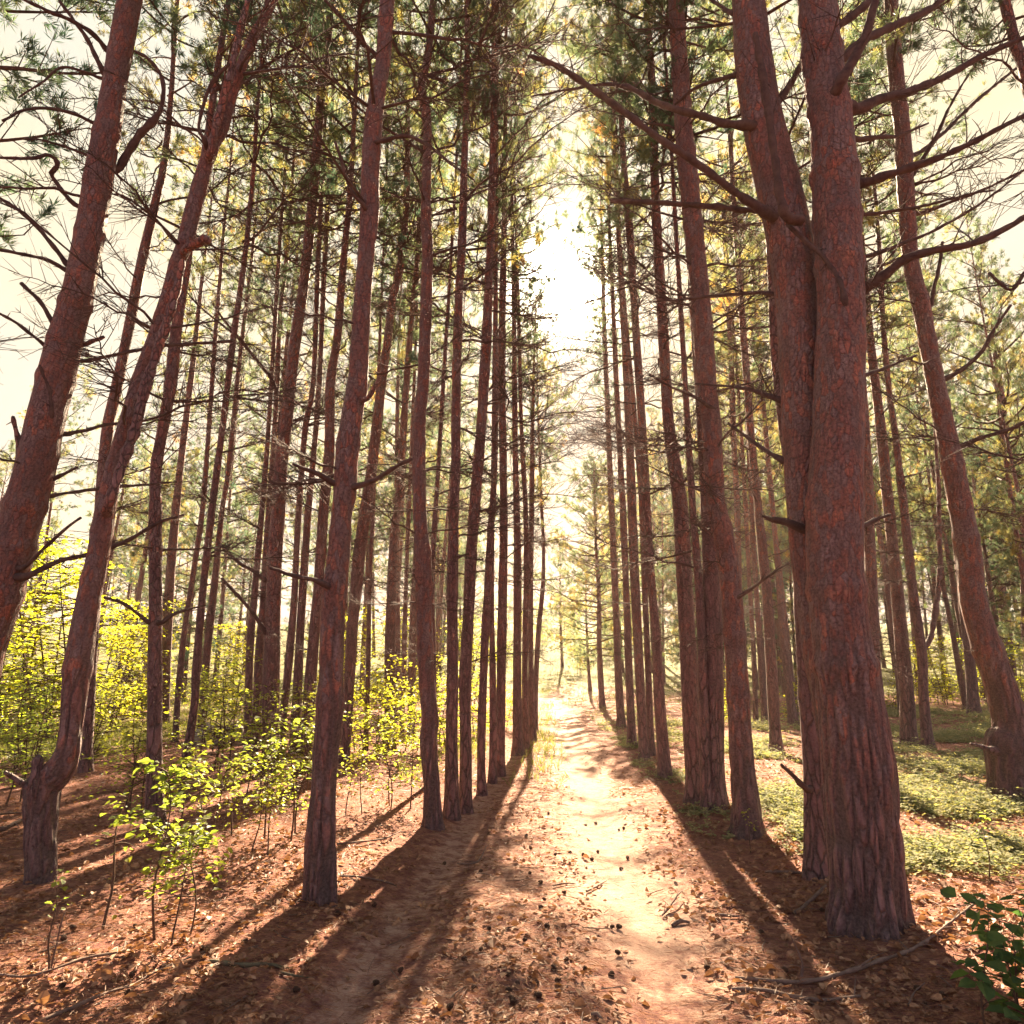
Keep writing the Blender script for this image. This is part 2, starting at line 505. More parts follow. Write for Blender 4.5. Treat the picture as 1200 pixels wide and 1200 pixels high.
# ------------------------------------------------------------------ pine trees
def plate_disp(co, r0, amp_scale=1.0, seed=0.0):
    """rugged bark relief on trunk vertices: returns height 0..1 per vertex"""
    out = np.empty(len(co))
    for i, (x, y, z) in enumerate(co):
        w = mnoise.noise_vector((x * 6 + seed, y * 6, z * 1.7)) * .5
        hb = min(1., max(0., (z - .9 + 1.1 * mnoise.noise((x * 3, y * 3, z * .9 + seed))) / 1.3))
        lo = hi = 0.
        if hb < 1:
            d, _ = mnoise.voronoi((x * 15 + w.x + seed, y * 15 + w.y, z * 2.1 + w.z))
            e = min(1., (d[1] - d[0]) / .30); lo = e * e * (3 - 2 * e)
        if hb > 0:
            d, _ = mnoise.voronoi((x * 30 + w.x * 1.5 + seed, y * 30 + w.y * 1.5, z * 11 + w.z * 2))
            e = min(1., (d[1] - d[0]) / .22); hi = .42 + .58 * e * (.55 + mnoise.noise((x * 9, y * 9, z * 4 + seed)))
        out[i] = (lo * (1 - hb) + hi * hb) * .84 + .16 * (mnoise.noise((x * 55, y * 55, z * 26 + seed)) * .5 + .5)
    return out


def trunk_mesh(P, R, sides, rugged, seed, flare=.28):
    """P relative to the base"""
    k = len(P)
    z = P[:, 2]
    mb = MB(); mb.tube(P, R * (1 + flare * np.exp(-np.maximum(z, 0) / .16)), sides)
    if not rugged:
        V = np.concatenate(mb.v)
        # mild lumpiness
        ax = np.repeat(P, sides, 0); rel = V[:k * sides] - ax
        f = np.array([mnoise.noise((v[0] * 4 + seed, v[1] * 4, v[2] * 1.6)) for v in V[:k * sides]])
        V[:k * sides] = ax + rel * (1 + .13 * f)[:, None]
        mb.v = [V]
        return mb.mesh('pine_trunk', [M_BARK])
    V = np.concatenate(mb.v); n = k * sides
    ax = np.repeat(P, sides, 0); rel = V[:n] - ax; rr = np.linalg.norm(rel, axis=1)
    pl = plate_disp(V[:n], None, seed=seed)
    lump = np.array([mnoise.noise((v[0] * 3.5 + seed, v[1] * 3.5, v[2] * 1.1)) for v in V[:n]])
    ang = np.arctan2(rel[:, 1], rel[:, 0])
    amp = (.009 + .017 * np.exp(-np.maximum(V[:n, 2], 0) / 1.1)) * np.clip(rr / .2, .35, 1.3)
    root = .10 * np.exp(-np.maximum(V[:n, 2], 0) / .18) * np.cos(ang * 5 + seed)
    V[:n] = ax + rel * (1 + .05 * lump + root)[:, None] + unit(rel) * ((pl - .7) * amp)[:, None]
    mb.v = [V]
    at = np.ones(len(V)); at[:n] = np.clip((pl - .22) * 1.6, 0, 1)
    return mb.mesh('pine_trunk', [M_BARKN], attrs={'plate': at})


def trace(pts, D, base, lean=0.0):
    """pixel polyline -> world points and radii, in the upright plane at depth D (leaning by lean per metre)"""
    P = []; R = []
    for (x, y, w) in pts:
        p = at_depth(x, y, D)
        if lean:
            p = at_depth(x, y, D + lean * max(0, p[2]))
        P.append(p); R.append(.5 * w / FPX * depth_z(p))
    return np.array(P), np.array(R)


def place_branch(root, me, P, az, el, L, roll=0, name='branch', thick=1.0):
    o = bpy.data.objects.new(name, me); COL.objects.link(o); o.parent = root
    M = Matrix.Rotation(az, 3, 'Z') @ Matrix.Rotation(-el, 3, 'Y') @ Matrix.Rotation(roll, 3, 'X')
    o.location = P; o.rotation_euler = M.to_euler(); o.scale = (L, L * thick, L * thick)
    return o


def px_branch(root, base, pts, D0, D1, bark=False, twigs=6, sides=9, name='branch', axes=None):
    """a branch the photo shows, running from depth D0 to D1"""
    n = len(pts); P = []; R = []
    for i, (x, y, w) in enumerate(pts):
        p = at_depth(x, y, D0 + (D1 - D0) * i / (n - 1)); P.append(p); R.append(.5 * w / FPX * depth_z(p))
    if axes is not None:                       # root the bough inside its trunk, with a collar
        q = P[0] - base; k = int(np.argmin(np.linalg.norm(axes - q, axis=1)))
        d_ = np.linalg.norm(axes[k] - q)
        inn = q + (axes[k] + np.array([0, 0, -.02]) - q) * (.75 if d_ < .5 else .3)
        P.insert(0, inn + base); R.insert(0, R[0] * 1.45); R[1] *= 1.12
    C = catmull(np.column_stack([P, R]), .06)
    mb = MB(); Q = C[:, :3] - base; rr = C[:, 3]
    r = np.random.default_rng(int(pts[0][0] * 7 + pts[0][1]))
    wob = np.cumsum(r.normal(0, .0045, Q.shape), 0); wob[0] = 0
    Q = Q + wob * .6
    kn = 1 + .10 * np.sin(np.arange(len(Q)) * 1.9) + r.normal(0, .09, len(Q)); kn[:3] = 1
    rr = rr * kn
    mb.tube(Q, rr, sides)
    for k in range(int(len(Q) * .16)):          # snapped off side shoots
        i = int(r.integers(4, max(5, len(Q) - 1))); i = min(i, len(Q) - 1); d = unit(r.normal(0, 1, 3)); L = r.uniform(.03, .09)
        mb.tube(Q[i] + d * np.linspace(0, 1, 3)[:, None] * L, np.array([.6, .45, .3]) * min(rr[i], .012), 4)
    twigs = int(twigs * 1.8)
    Lt = np.linalg.norm(np.diff(Q, axis=0), axis=1).sum()
    for k in range(twigs):
        i = int(r.uniform(.3, .98) * (len(Q) - 1)); i = max(1, min(i, len(Q) - 2))
        T = unit(Q[i + 1] - Q[i - 1]); d = unit(T * r.uniform(.3, 1) + r.normal(0, .6, 3))
        L = r.uniform(.12, .5) * min(1.2, Lt * .4)
        q = np.linspace(0, 1, 6)[:, None]
        S = Q[i] + d * q * L + r.normal(0, .18, 3) * L * q ** 2
        mb.tube(S, np.minimum(.007, rr[i] * .5) * (1 - .75 * q[:, 0]), 3, cap=False)
        for j in range(r.integers(1, 4)):
            a = r.integers(1, 5); d2 = unit(d + r.normal(0, .8, 3)); L2 = L * r.uniform(.25, .6)
            mb.tube(S[a] + d2 * np.linspace(0, 1, 3)[:, None] * L2, [.003, .002, .001], 3, cap=False)
    return link(name, mb.mesh('branch', [M_BARK if bark else M_DEAD]), root)


TRACED_XY = []
NTREE = [0]


def pine(label, pts, D=None, H=None, cb=None, crown=None, cr=1.0, nb=None, lean=None, sides=None, rugged=False,
         stems=(), branches=(), blo=1.6, group=None, flare=.36, side_bias=None, cat='pine tree'):
    NTREE[0] += 1; k = NTREE[0]
    r = np.random.default_rng(500 + k)
    bx, by, bw = pts[0]
    if D is None:
        g = ground_pt(bx, by); D = float(g[1])
    else:
        g = at_depth(bx, by, D)
    base = np.array([g[0], D, float(gh(g[0], D))])
    TRACED_XY.append((base[0], base[1]))
    if lean is None: lean = r.uniform(-.03, .03)
    P, R = trace(pts, D, base, lean)
    shift = base[2] - P[0][2]
    P[0][2] = base[2]
    if abs(shift) > .02 and len(P) > 1:      # pull the lowest points on to the ground smoothly
        pass
    P = P - base
    if H is None: H = r.uniform(15.5, 18.5)
    if cb is None: cb = H * r.uniform(.47, .58)
    # extend to the top
    top = P[-1]
    if top[2] < H - 1:
        dirv = unit(P[-1] - P[-3]) if len(P) > 3 else unit(P[-1] - P[0])
        n = 6
        rt = R[-1]
        for i in range(1, n + 1):
            t = i / n
            h = (H - top[2]) * t
            dd = dirv * (1 - t * .6) + np.array([r.normal(0, .01), r.normal(0, .01), 1]) * t * .6
            dd = dd / max(dd[2], .3)
            P = np.vstack([P, top + dd * h]); R = np.append(R, max(.012, rt * (1 - .9 * t)))
    else:
        R[-1] = min(R[-1], .03)
    PR = np.column_stack([P, R])
    near = D < 10
    C = catmull(PR, .045 if rugged else (.12 if near else .3))
    # whorl collars on the stem
    rk = np.random.default_rng(900 + k); zz = .9
    while zz < 9 and near:
        zz += rk.uniform(.35, .8); C[:, 3] *= 1 + rk.uniform(.03, .13) * np.exp(-((C[:, 2] - zz) / .055) ** 2)
    # sink the foot
    foot = C[0].copy(); foot[2] -= .15; C = np.vstack([foot, C])
    Q, RR = C[:, :3], np.maximum(C[:, 3], .008)
    root = bpy.data.objects.new('pine_tree', None); COL.objects.link(root); root.location = base
    root.empty_display_size = .3
    tag(root, label, cat, group)
    if sides is None: sides = 18 if near else (12 if D < 16 else 8)
    if rugged:
        cut = np.searchsorted(Q[:, 2], 9.0)
        Qr, Rr2 = Q, RR
        keep = list(range(cut)) + list(range(cut, len(Q), 6)) + ([len(Q) - 1] if (len(Q) - 1 - cut) % 6 else [])
        Qr, Rr2 = Q[keep], RR[keep]
        link('trunk', trunk_mesh(Qr, Rr2, sides, True, k * 1.7, flare), root)
    else:
        link('trunk', trunk_mesh(Q, RR, sides, False, k * 1.7, flare), root)
    STEMAX = []
    for spts, dz0, dz1, srug in stems:
        SP = []; SR = []
        n = len(spts)
        for i, (x, y, w) in enumerate(spts):
            p = at_depth(x, y, D + dz0 + (dz1 - dz0) * min(1, i / 4)); SP.append(p - base); SR.append(.5 * w / FPX * depth_z(p))
        SP = np.array(SP); SR = np.array(SR)
        if SP[-1][2] < H * .8 and spts[-1][1] < 20:
            d = unit(SP[-1] - SP[-3]); d[2] = max(d[2], .8)
            for t in (.25, .5, .75, 1.):
                SP = np.vstack([SP, SP[-1] + unit(d + np.array([0, 0, .3])) * (H * .95 - SP[-1][2]) * .3]); SR = np.append(SR, SR[-1] * .62)
        SC_ = catmull(np.column_stack([SP, SR]), .05 if srug else .15)
        SQ, SRR = SC_[:, :3], SC_[:, 3]
        STEMAX.append(SQ)
        link('trunk', trunk_mesh(SQ, SRR, 72 if srug else 10, srug, k * 1.7 + 5, 0.), root)
    AX = [Q]
    AX += STEMAX
    # crown
    def axis_at(zv):
        i = int(np.searchsorted(Q[:, 2], zv)); i = max(1, min(i, len(Q) - 1)); return Q[i], RR[i]
    c0, _ = axis_at(cb); tip = Q[-1]
    ax = tip - c0
    me = CROWN[k % len(CROWN)] if crown is None else crown
    c = link('crown', me, root, c0)
    qd = Vector(ax).to_track_quat('Z', 'Y').to_euler()
    rz = r.uniform(0, 6.28)
    c.rotation_euler = (Matrix.Rotation(0, 3, 'Z') @ Vector(ax).to_track_quat('Z', 'Y').to_matrix() @ Matrix.Rotation(rz, 3, 'Z')).to_euler()
    s = np.linalg.norm(ax) / 8.
    c.scale = (.92 * cr, .92 * cr, s)
    # dead branches in loose whorls
    if nb is None: nb = 26 if D < 9 else (22 if D < 16 else 16)
    z = blo + r.uniform(0, .5)
    made = 0
    ztop = min(cb + 1.5, 12.5)
    while made < nb and z < ztop:
        p, rad = axis_at(z)
        f = (z - blo) / (ztop - blo)
        for j in range(int(r.integers(1, 4))):
            if made >= nb: break
            az = r.uniform(0, 6.28)
            L = r.uniform(.6, 1.35) + 1.3 * f * r.uniform(.3, 1.)
            if z < 2.6: L *= .6
            el = r.uniform(-.15, .5) if z > 3 else r.uniform(-.3, .3)
            place_branch(root, BRANCH[int(r.integers(len(BRANCH)))], p + np.array([math.cos(az), math.sin(az), 0]) * rad * .6, az, el, L, r.uniform(-.6, .6), thick=1.25 if near else 1.1)
            made += 1
        z += (ztop - blo) / max(1, nb / 2.0) * r.uniform(.7, 1.3)
    ox = base[0] - (.45 + .055 * D)              # extra row-tree boughs, added to throw dappled shade on the track
    if 6.2 < D < 14 and abs(ox) < 2.3:
        for j in range(3):
            p, rad = axis_at(r.uniform(2.6, 7.0)); az = (math.pi if ox > 0 else 0) + r.uniform(-.7, .7)
            place_branch(root, BRANCH[int(r.integers(len(BRANCH)))], p, az, r.uniform(-.2, .35), r.uniform(1.0, 2.1) * min(1, .55 + D * .03), r.uniform(-.6, .6), thick=1.2)
    for b in branches:
        px_branch(root, base, b[0], D + b[1], D + b[2], *(b[3:]), axes=np.vstack(AX))
    return root, base, D


#PART2
# ------------------------------------------------------------------ setting: ground
def build_ground():
    def axis(fine, fs, lim, g):
        a = [0.0]
        s = fs
        while a[-1] < lim:
            a.append(a[-1] + s)
            if a[-1] > fine: s *= g
        return np.array(a)
    xp = axis(3.6, .034, 200, 1.07); xs = np.concatenate([-xp[:0:-1], xp]) + .6
    yp = axis(5.0, .034, 200, 1.035) + 2.4; yb = 2.4 - axis(.5, .3, 30, 1.3)[1:][::-1]
    ys = np.concatenate([yb, yp])
    X, Y = np.meshgrid(xs, ys)
    Z = gh(X, Y)
    nx, ny = len(xs), len(ys)
    V = np.stack([X, Y, Z], -1).reshape(-1, 3)
    i = (np.arange(ny - 1)[:, None] * nx + np.arange(nx - 1)[None]).ravel()
    F = np.stack([i, i + 1, i + nx + 1, i + nx], -1)
    mb = MB(); mb.add(V, F)
    x, y = V[:, 0], V[:, 1]
    r_ = np.exp(-((x - track_r(y)) / (.55 + .006 * y)) ** 2) * sstep(3.2, 5.0, y + .3 * x)
    l_ = np.exp(-((x - track_l(y)) / .24) ** 2) * .62
    mid = .46 * np.exp(-((x - .5 * (track_r(y) + track_l(y))) / 1.1) ** 2)
    fork = sstep(24, 34, y) * np.exp(-((x - 1.6 - .05 * (y - 28)) / (2.2 + .04 * y)) ** 2)
    fg = .62 * np.exp(-((x - .75) / .7) ** 2) * sstep(4.3, 3.0, y)
    bare = sstep(26, 40, y) * .22
    sand = np.clip(np.maximum.reduce([r_, l_, mid, fork * .9, fg, bare]), 0, 1)
    sand = sand * (.75 + .5 * (fbm(x * .9, y * .9, 21, 3) - .45))
    grass = np.clip(sstep(30, 46, y) * .75 + .55 * sstep(5.5, 8, -x + .0 * y) * sstep(6, 9, y) + .5 * sstep(3.0, 5, x - .05 * y) * sstep(5.5, 8, y) * fbm(x * .7, y * .7, 33, 3) * 1.2
                    + .5 * np.exp(-((x - .5 * (track_r(y) + track_l(y))) / .3) ** 2) * sstep(10, 20, y), 0, 1)
    me = mb.mesh('ground', [M_GROUND], attrs={'sand': sand, 'grassy': grass})
    o = link('ground', me); tag(o, 'reddish forest floor of dry pine needles with a sandy track', 'ground', None, 'structure')


build_ground()

# ------------------------------------------------------------------ the big twin-stemmed pine and its boughs
HB = [
    # (points px, depth offset start, end, bark, twigs)
    ([(897, 248, 11), (860, 222, 9), (820, 192, 8.5), (765, 155, 8), (700, 107, 7), (655, 78, 6.5), (620, 64, 5)], .15, -.1, False, 5),
    ([(903, 248, 9), (870, 247, 7), (840, 244, 7), (790, 241, 6), (750, 238, 6), (714, 235, 5)], .2, .5, False, 4),
    ([(878, 146, 11), (850, 144, 9), (825, 136, 8), (780, 124, 7), (735, 104, 6), (705, 100, 4), (665, 106, 3), (622, 113, 2)], .2, .6, False, 9),
    ([(874, 86, 7), (840, 94, 5), (812, 105, 4), (790, 122, 3)], .3, .8, False, 6),
    ([(866, 20, 6), (840, 4, 4), (815, -20, 3)], .3, .7, False, 6),
    ([(919, 250, 10), (908, 190, 9), (900, 120, 9), (893, 75, 8), (886, 38, 6)], -.17, -.30, False, 1),
    ([(991, 357, 7), (983, 325, 6.5), (968, 300, 6), (948, 283, 5.5), (925, 262, 4)], -.16, -.05, False, 1),
    ([(932, 352, 7), (905, 346, 5), (880, 344, 4.5), (840, 347, 4), (800, 352, 3), (765, 355, 2)], .3, .9, False, 8),
    ([(933, 472, 9), (905, 463, 7), (885, 456, 5), (850, 452, 3), (815, 450, 2)], .3, .6, False, 5),
    ([(935, 547, 8), (905, 533, 6), (880, 516, 4), (855, 495, 3)], .3, .6, False, 5),
    ([(943, 622, 11), (920, 614, 9), (902, 610, 6), (893, 606, 3)], .2, .1, False, 3),
    ([(900, 135, 8), (925, 100, 7), (945, 60, 6), (962, 10, 5), (972, -40, 4)], .3, .6, False, 4),
    ([(1006, 340, 13), (1040, 321, 11), (1060, 306, 10), (1095, 296, 9), (1135, 289, 8), (1175, 272, 8), (1215, 248, 6), (1260, 220, 4)], .1, -.3, False, 11),
    ([(1003, 215, 12), (1040, 205, 10), (1075, 192, 9), (1110, 180, 7), (1150, 160, 6), (1210, 130, 5)], .15, -.2, False, 12),
    ([(1000, 128, 13), (1030, 116, 11), (1060, 108, 10), (1100, 92, 8), (1150, 66, 7), (1215, 38, 5)], .15, .4, False, 12),
    ([(983, 100, 12), (1000, 70, 11), (1015, 40, 10), (1030, -10, 9), (1040, -60, 7)], -.2, -.35, False, 4),
    ([(985, 68, 11), (1015, 45, 10), (1050, 28, 9), (1090, 8, 7), (1130, -20, 5)], .1, .5, False, 8),
    ([(976, 34, 10), (1000, 18, 9), (1030, -8, 8), (1060, -40, 6)], .1, .2, False, 4),
    ([(1002, 165, 6), (1030, 164, 5), (1052, 162, 3.5), (1085, 150, 2)], .2, .5, False, 6),
    ([(1008, 250, 5), (1050, 245, 4), (1100, 235, 3), (1160, 222, 2)], .2, .3, False, 10),
    ([(1010, 300, 5), (1060, 285, 4), (1110, 262, 3.5), (1150, 240, 3), (1200, 205, 2)], .2, .1, False, 10),
    ([(1012, 440, 5), (1040, 432, 4), (1075, 418, 2)], .2, .5, False, 5),
    ([(1010, 617, 7), (1030, 609, 5), (1048, 603, 3)], .1, .3, False, 3),
]
pine('thickest rust barked pine, right of the path, two stems from one wide base',
     [(1018, 1090, 80), (1015, 1030, 80), (1010, 960, 80), (1006, 900, 80), (1001, 850, 75), (994, 800, 69), (987, 750, 65), (981, 700, 62), (978, 650, 62), (978, 600, 62),
      (980, 550, 60), (983, 500, 57), (984, 450, 55), (985, 400, 54), (985, 350, 52), (983, 300, 52), (981, 250, 52), (979, 200, 50), (975, 150, 47), (968, 100, 45), (962, 50, 43), (957, 0, 41)],
     D=4.72, H=18, cb=11, cr=1.1, nb=4, lean=0.0, sides=110, rugged=True, blo=7.6, flare=.16,
     stems=[([(994, 1000, 40), (988, 900, 46), (980, 830, 50), (969, 770, 50), (958, 710, 46), (949, 640, 45), (943, 560, 45), (940, 480, 46), (938, 420, 47), (935, 360, 48), (928, 300, 50),
               (919, 250, 49), (908, 200, 48), (896, 150, 46), (887, 100, 43), (881, 50, 40), (877, 0, 37)], .12, .30, True)],
     branches=HB)

pine('bark stripped young pine trunk half hidden behind the thickest twin pine', [(957, 1028, 25), (955, 960, 24), (954, 900, 24), (948, 800, 23), (941, 700, 21), (934, 620, 18), (927, 550, 16), (917, 480, 15), (909, 400, 14), (907, 350, 13), (905, 300, 12), (900, 220, 11)], nb=10, sides=24,
     branches=[([(945, 925, 7), (928, 908, 5), (915, 895, 3)], -.1, -.3, False, 3)])

pine('dark straight pine with fern clumps at its foot, next on from the twin pine',
     [(877, 978, 33), (873, 930, 30), (869, 890, 27), (864, 800, 25), (859, 720, 24), (853, 660, 24), (846, 620, 23), (838, 580, 22), (834, 500, 22), (828, 450, 23), (825, 400, 23), (821, 350, 22), (816, 300, 21), (812, 260, 22), (806, 200, 22), (801, 150, 20), (798, 100, 20), (795, 50, 18), (792, 0, 18)],
     rugged=True, sides=48, nb=26, branches=[([(864, 700, 5), (885, 685, 4), (905, 672, 3), (925, 660, 2)], -.1, -.4, False, 4), ([(836, 480, 5), (810, 465, 4), (785, 455, 3), (760, 440, 3)], -.1, -.3, False, 5)])
pine('dark pine whose base touches a slimmer one, behind the dark straight pine', [(839, 947, 25), (837, 880, 22), (837, 800, 21), (835, 700, 20), (831, 620, 18), (826, 520, 16), (818, 400, 14), (810, 300, 12)], sides=24)
pine('pine leaning against the left flank of a dark one in the right row', [(815, 940, 22), (812, 890, 20), (808, 800, 19), (803, 700, 18), (799, 620, 18), (797, 590, 17), (790, 540, 15), (784, 500, 13), (779, 420, 12), (775, 350, 12), (771, 290, 11), (767, 200, 10), (764, 100, 9), (757, 0, 8)],
     sides=20, nb=24)
pine('narrow trunk squeezed behind two touching pines of the right row', [(828, 951, 12), (826, 880, 12), (824, 800, 11), (820, 700, 10), (812, 600, 8), (806, 500, 7), (800, 400, 6)], nb=8)
GAP = dict(cr=.72)
pine('pine with a swollen foot on the lit verge where the right row bends away', [(780, 912, 14), (773, 820, 13), (769, 750, 11), (764, 690, 10), (759, 620, 10), (756, 560, 10), (752, 490, 10), (746, 400, 9), (741, 320, 9), (737, 260, 9), (731, 190, 7), (727, 110, 6), (724, 30, 5)], **GAP)
pine('thin sunlit trunk just inside the right row, behind the swollen-footed pine', [(763, 885, 9), (760, 800, 8), (756, 700, 7), (752, 600, 6), (745, 500, 6), (735, 400, 6)], nb=9, **GAP)
pine('reddish pine midway down the right row with a foot lost in verge weeds', [(755, 890, 11), (751, 820, 11), (747, 740, 11), (743, 660, 11), (741, 600, 11), (738, 520, 10), (734, 440, 8), (729, 350, 7), (724, 250, 6), (720, 150, 5)], **GAP)
pine('slender pine next to last in the right row', [(741, 875, 10), (737, 780, 9), (734, 700, 8), (731, 620, 8), (727, 540, 7), (722, 440, 6), (718, 350, 5)], cr=.65)
pine('last slim pine of the right row, where the track meets the meadow', [(728, 853, 10), (725, 800, 9), (722, 720, 8), (719, 650, 8), (716, 580, 7), (712, 480, 6), (708, 380, 5), (706, 300, 4)], cr=.6)
pine('short pine with low drooping green boughs at the far end of the track', [(706, 829, 7), (704, 800, 7), (702, 750, 6), (702, 700, 5), (699, 650, 4), (697, 600, 3), (696, 540, 2)], H=10.5, cb=1.8, crown=CROWN_FULL, cr=1.05, nb=4, cat='pine tree')
pine('straight pine with a pale orange top standing in the weeds behind the right row', [(910, 882, 14), (907, 840, 13), (904, 780, 13), (899, 700, 12), (893, 640, 11), (888, 590, 9), (880, 510, 9), (872, 400, 8), (866, 320, 7), (860, 240, 6), (855, 150, 5)])
pine('pine tilting left between the twin pine and the trunk with a pale orange top', [(930, 850, 11), (924, 800, 10), (917, 740, 9), (911, 660, 6), (904, 580, 6), (897, 500, 5), (890, 420, 6), (884, 330, 5)])
pine('slight pine just left of the trunk with a pale orange top', [(897, 850, 8), (893, 800, 7), (888, 720, 6), (882, 620, 6), (878, 540, 5), (873, 430, 5)])
pine('very thin pole of a pine in the gap right of the dark straight pine', [(886, 848, 6), (883, 760, 6), (878, 680, 5), (874, 600, 5)], nb=7)
pine('wavering thin pine seen above the dark straight pine', [(868, 850, 7), (866, 700, 7), (864, 600, 7), (860, 520, 7), (857, 430, 7), (853, 340, 6), (848, 250, 5)], nb=9)
pine('dark slim trunk rising close behind the right edge of the twin pine', [(1035, 885, 16), (1030, 830, 14), (1025, 770, 13), (1021, 690, 13), (1018, 600, 12), (1015, 540, 12), (1010, 440, 9), (1006, 360, 8)])
pine('black footed pine, left one of the close pair right of the twin pine', [(1066, 875, 17), (1061, 800, 16), (1055, 745, 14), (1051, 690, 13), (1046, 640, 12), (1041, 590, 12), (1034, 520, 12), (1027, 460, 10), (1021, 410, 9), (1014, 330, 7), (1006, 240, 6)])
pine('dark kinked pine with a pale fork, right one of the close pair',
     [(1087, 878, 13), (1082, 810, 10), (1080, 765, 11), (1071, 700, 9), (1065, 650, 10), (1060, 600, 9), (1055, 560, 8), (1048, 500, 7), (1042, 460, 6), (1035, 380, 6), (1031, 300, 5)],
     branches=[([(1083, 760, 6), (1091, 745, 6), (1096, 715, 6), (1100, 690, 6), (1102, 650, 5), (1100, 600, 5), (1098, 540, 4), (1095, 470, 3)], 0, .2, True, 2)])
pine('leaning dark trunk in front of bright yellow bushes at the right', [(1142, 838, 14), (1137, 780, 12), (1131, 730, 10), (1126, 690, 9), (1121, 640, 8), (1115, 590, 7), (1107, 520, 7), (1100, 460, 6), (1092, 380, 5)])
pine('whip thin trunk just left of the leaning one by the yellow bushes', [(1133, 832, 7), (1125, 790, 7), (1118, 750, 6), (1112, 720, 5), (1106, 690, 5), (1100, 640, 4)], nb=6)
pine('big crooked pine at the right with a knobbly burl above its foot',
     [(1183, 942, 42), (1182, 915, 41), (1180, 890, 44), (1180, 872, 47), (1185, 852, 38), (1171, 800, 33), (1154, 750, 31), (1140, 700, 28), (1135, 650, 27), (1127, 600, 25), (1117, 550, 24), (1107, 500, 21), (1097, 450, 20), (1087, 400, 19), (1080, 360, 19), (1068, 310, 17), (1063, 250, 18), (1060, 200, 18), (1057, 150, 17), (1051, 100, 17), (1047, 50, 16), (1044, 0, 15)],
     rugged=True, sides=56, nb=20, flare=.1,
     branches=[([(1165, 880, 8), (1150, 876, 5), (1140, 873, 3)], -.15, -.3, True, 0),
               ([(1105, 445, 6), (1130, 430, 5), (1150, 412, 5), (1165, 385, 4), (1183, 358, 3)], -.05, -.4, False, 4),
               ([(1090, 360, 5), (1096, 335, 4.5), (1102, 310, 4), (1106, 285, 3)], -.1, -.2, False, 2),
               ([(1126, 523, 6), (1150, 512, 5), (1180, 502, 5), (1215, 485, 4)], -.05, -.4, False, 5),
               ([(1068, 205, 6), (1095, 160, 4), (1120, 110, 3), (1145, 70, 2)], -.1, -.4, False, 4),
               ([(1072, 182, 5), (1110, 152, 4), (1140, 122, 4), (1190, 80, 3)], .0, .4, False, 7),
               ([(1074, 250, 5), (1100, 242, 4), (1150, 222, 3), (1210, 192, 3)], .0, -.3, False, 8)])
pine('brown trunk behind the crooked pine, nearer the right edge', [(1188, 812, 11), (1180, 745, 11), (1174, 700, 11), (1167, 650, 9), (1161, 600, 8), (1155, 550, 8), (1147, 500, 7), (1140, 440, 6)])
pine('pine trunk half cut off by the right edge of the photo behind the crooked pine', [(1214, 830, 13), (1205, 760, 12), (1200, 650, 10), (1192, 600, 9), (1183, 540, 7), (1172, 450, 6)])
pine('pine whose leaning upper trunk enters at the top right corner', [(1330, 1000, 30), (1300, 800, 26), (1270, 600, 22), (1235, 300, 17), (1205, 100, 13), (1189, 50, 12), (1177, 0, 11)], nb=14,
     branches=[([(1235, 300, 5), (1205, 315, 4), (1185, 340, 4), (1160, 320, 3)], 0, .2, False, 5)])

# ---- left row along the track
pine('rough plated pine nearest the left of the path with a swollen ring on its trunk',
     [(376, 1057, 36), (376, 1000, 36), (377, 962, 34), (379, 930, 30), (382, 880, 30), (386, 840, 31), (387, 822, 34), (388, 800, 29), (389, 760, 28), (391, 700, 28), (397, 650, 26), (400, 605, 24), (404, 580, 27), (406, 540, 27), (412, 490, 25), (419, 450, 23), (422, 400, 21), (425, 350, 20), (429, 300, 19), (433, 250, 22), (434, 200, 21), (437, 150, 21), (442, 110, 18), (449, 70, 17), (454, 0, 17)],
     rugged=True, sides=60, nb=16, blo=2.8, flare=.12, H=17,
     branches=[([(389, 690, 8), (370, 680, 6), (345, 674, 5), (318, 665, 3)], -.05, -.35, False, 3),
               ([(390, 565, 7), (375, 556, 6), (360, 549, 5), (345, 543, 4)], -.05, -.3, False, 2),
               ([(418, 570, 7), (440, 563, 6), (460, 550, 5), (485, 538, 4)], -.05, -.25, False, 2),
               ([(438, 168, 5), (455, 163, 5), (475, 160, 4.5), (500, 170, 4), (525, 190, 3), (555, 212, 2)], -.05, -.3, False, 5),
               ([(428, 240, 5), (412, 220, 4.5), (402, 190, 4), (395, 165, 3)], -.1, -.3, False, 3),
               ([(440, 65, 5), (420, 45, 4), (400, 22, 4), (380, 0, 3)], .0, -.3, False, 6),
               ([(432, 465, 6), (440, 450, 5), (446, 440, 3)], -.1, -.2, True, 0)])
pine('dark pine with a bump low on its trunk, next beyond the ringed pine',
     [(508, 970, 21), (506, 920, 19), (502, 870, 20), (504, 842, 20), (500, 800, 18), (497, 730, 19), (496, 660, 19), (492, 600, 16), (491, 500, 16), (496, 450, 14), (498, 400, 14), (501, 300, 13), (499, 250, 12), (501, 160, 10), (497, 120, 12), (493, 100, 9), (501, 70, 9), (508, 0, 8)],
     rugged=True, sides=36, cr=.72)
pine('thin pole rising out from behind the bumpy dark pine', [(510, 915, 7), (508, 800, 7), (506, 700, 7), (509, 620, 6), (513, 560, 5), (520, 440, 5), (527, 330, 4)], nb=8, cr=.8)
pine('dark trunk fused visually with its right neighbour, second pair of the left row', [(530, 958, 17), (529, 880, 15), (530, 800, 14), (530, 700, 13), (532, 600, 12), (534, 550, 11), (534, 500, 11), (536, 400, 10), (538, 340, 10), (541, 290, 10), (544, 200, 8), (547, 100, 7), (548, 0, 6)], sides=18, cr=.7)
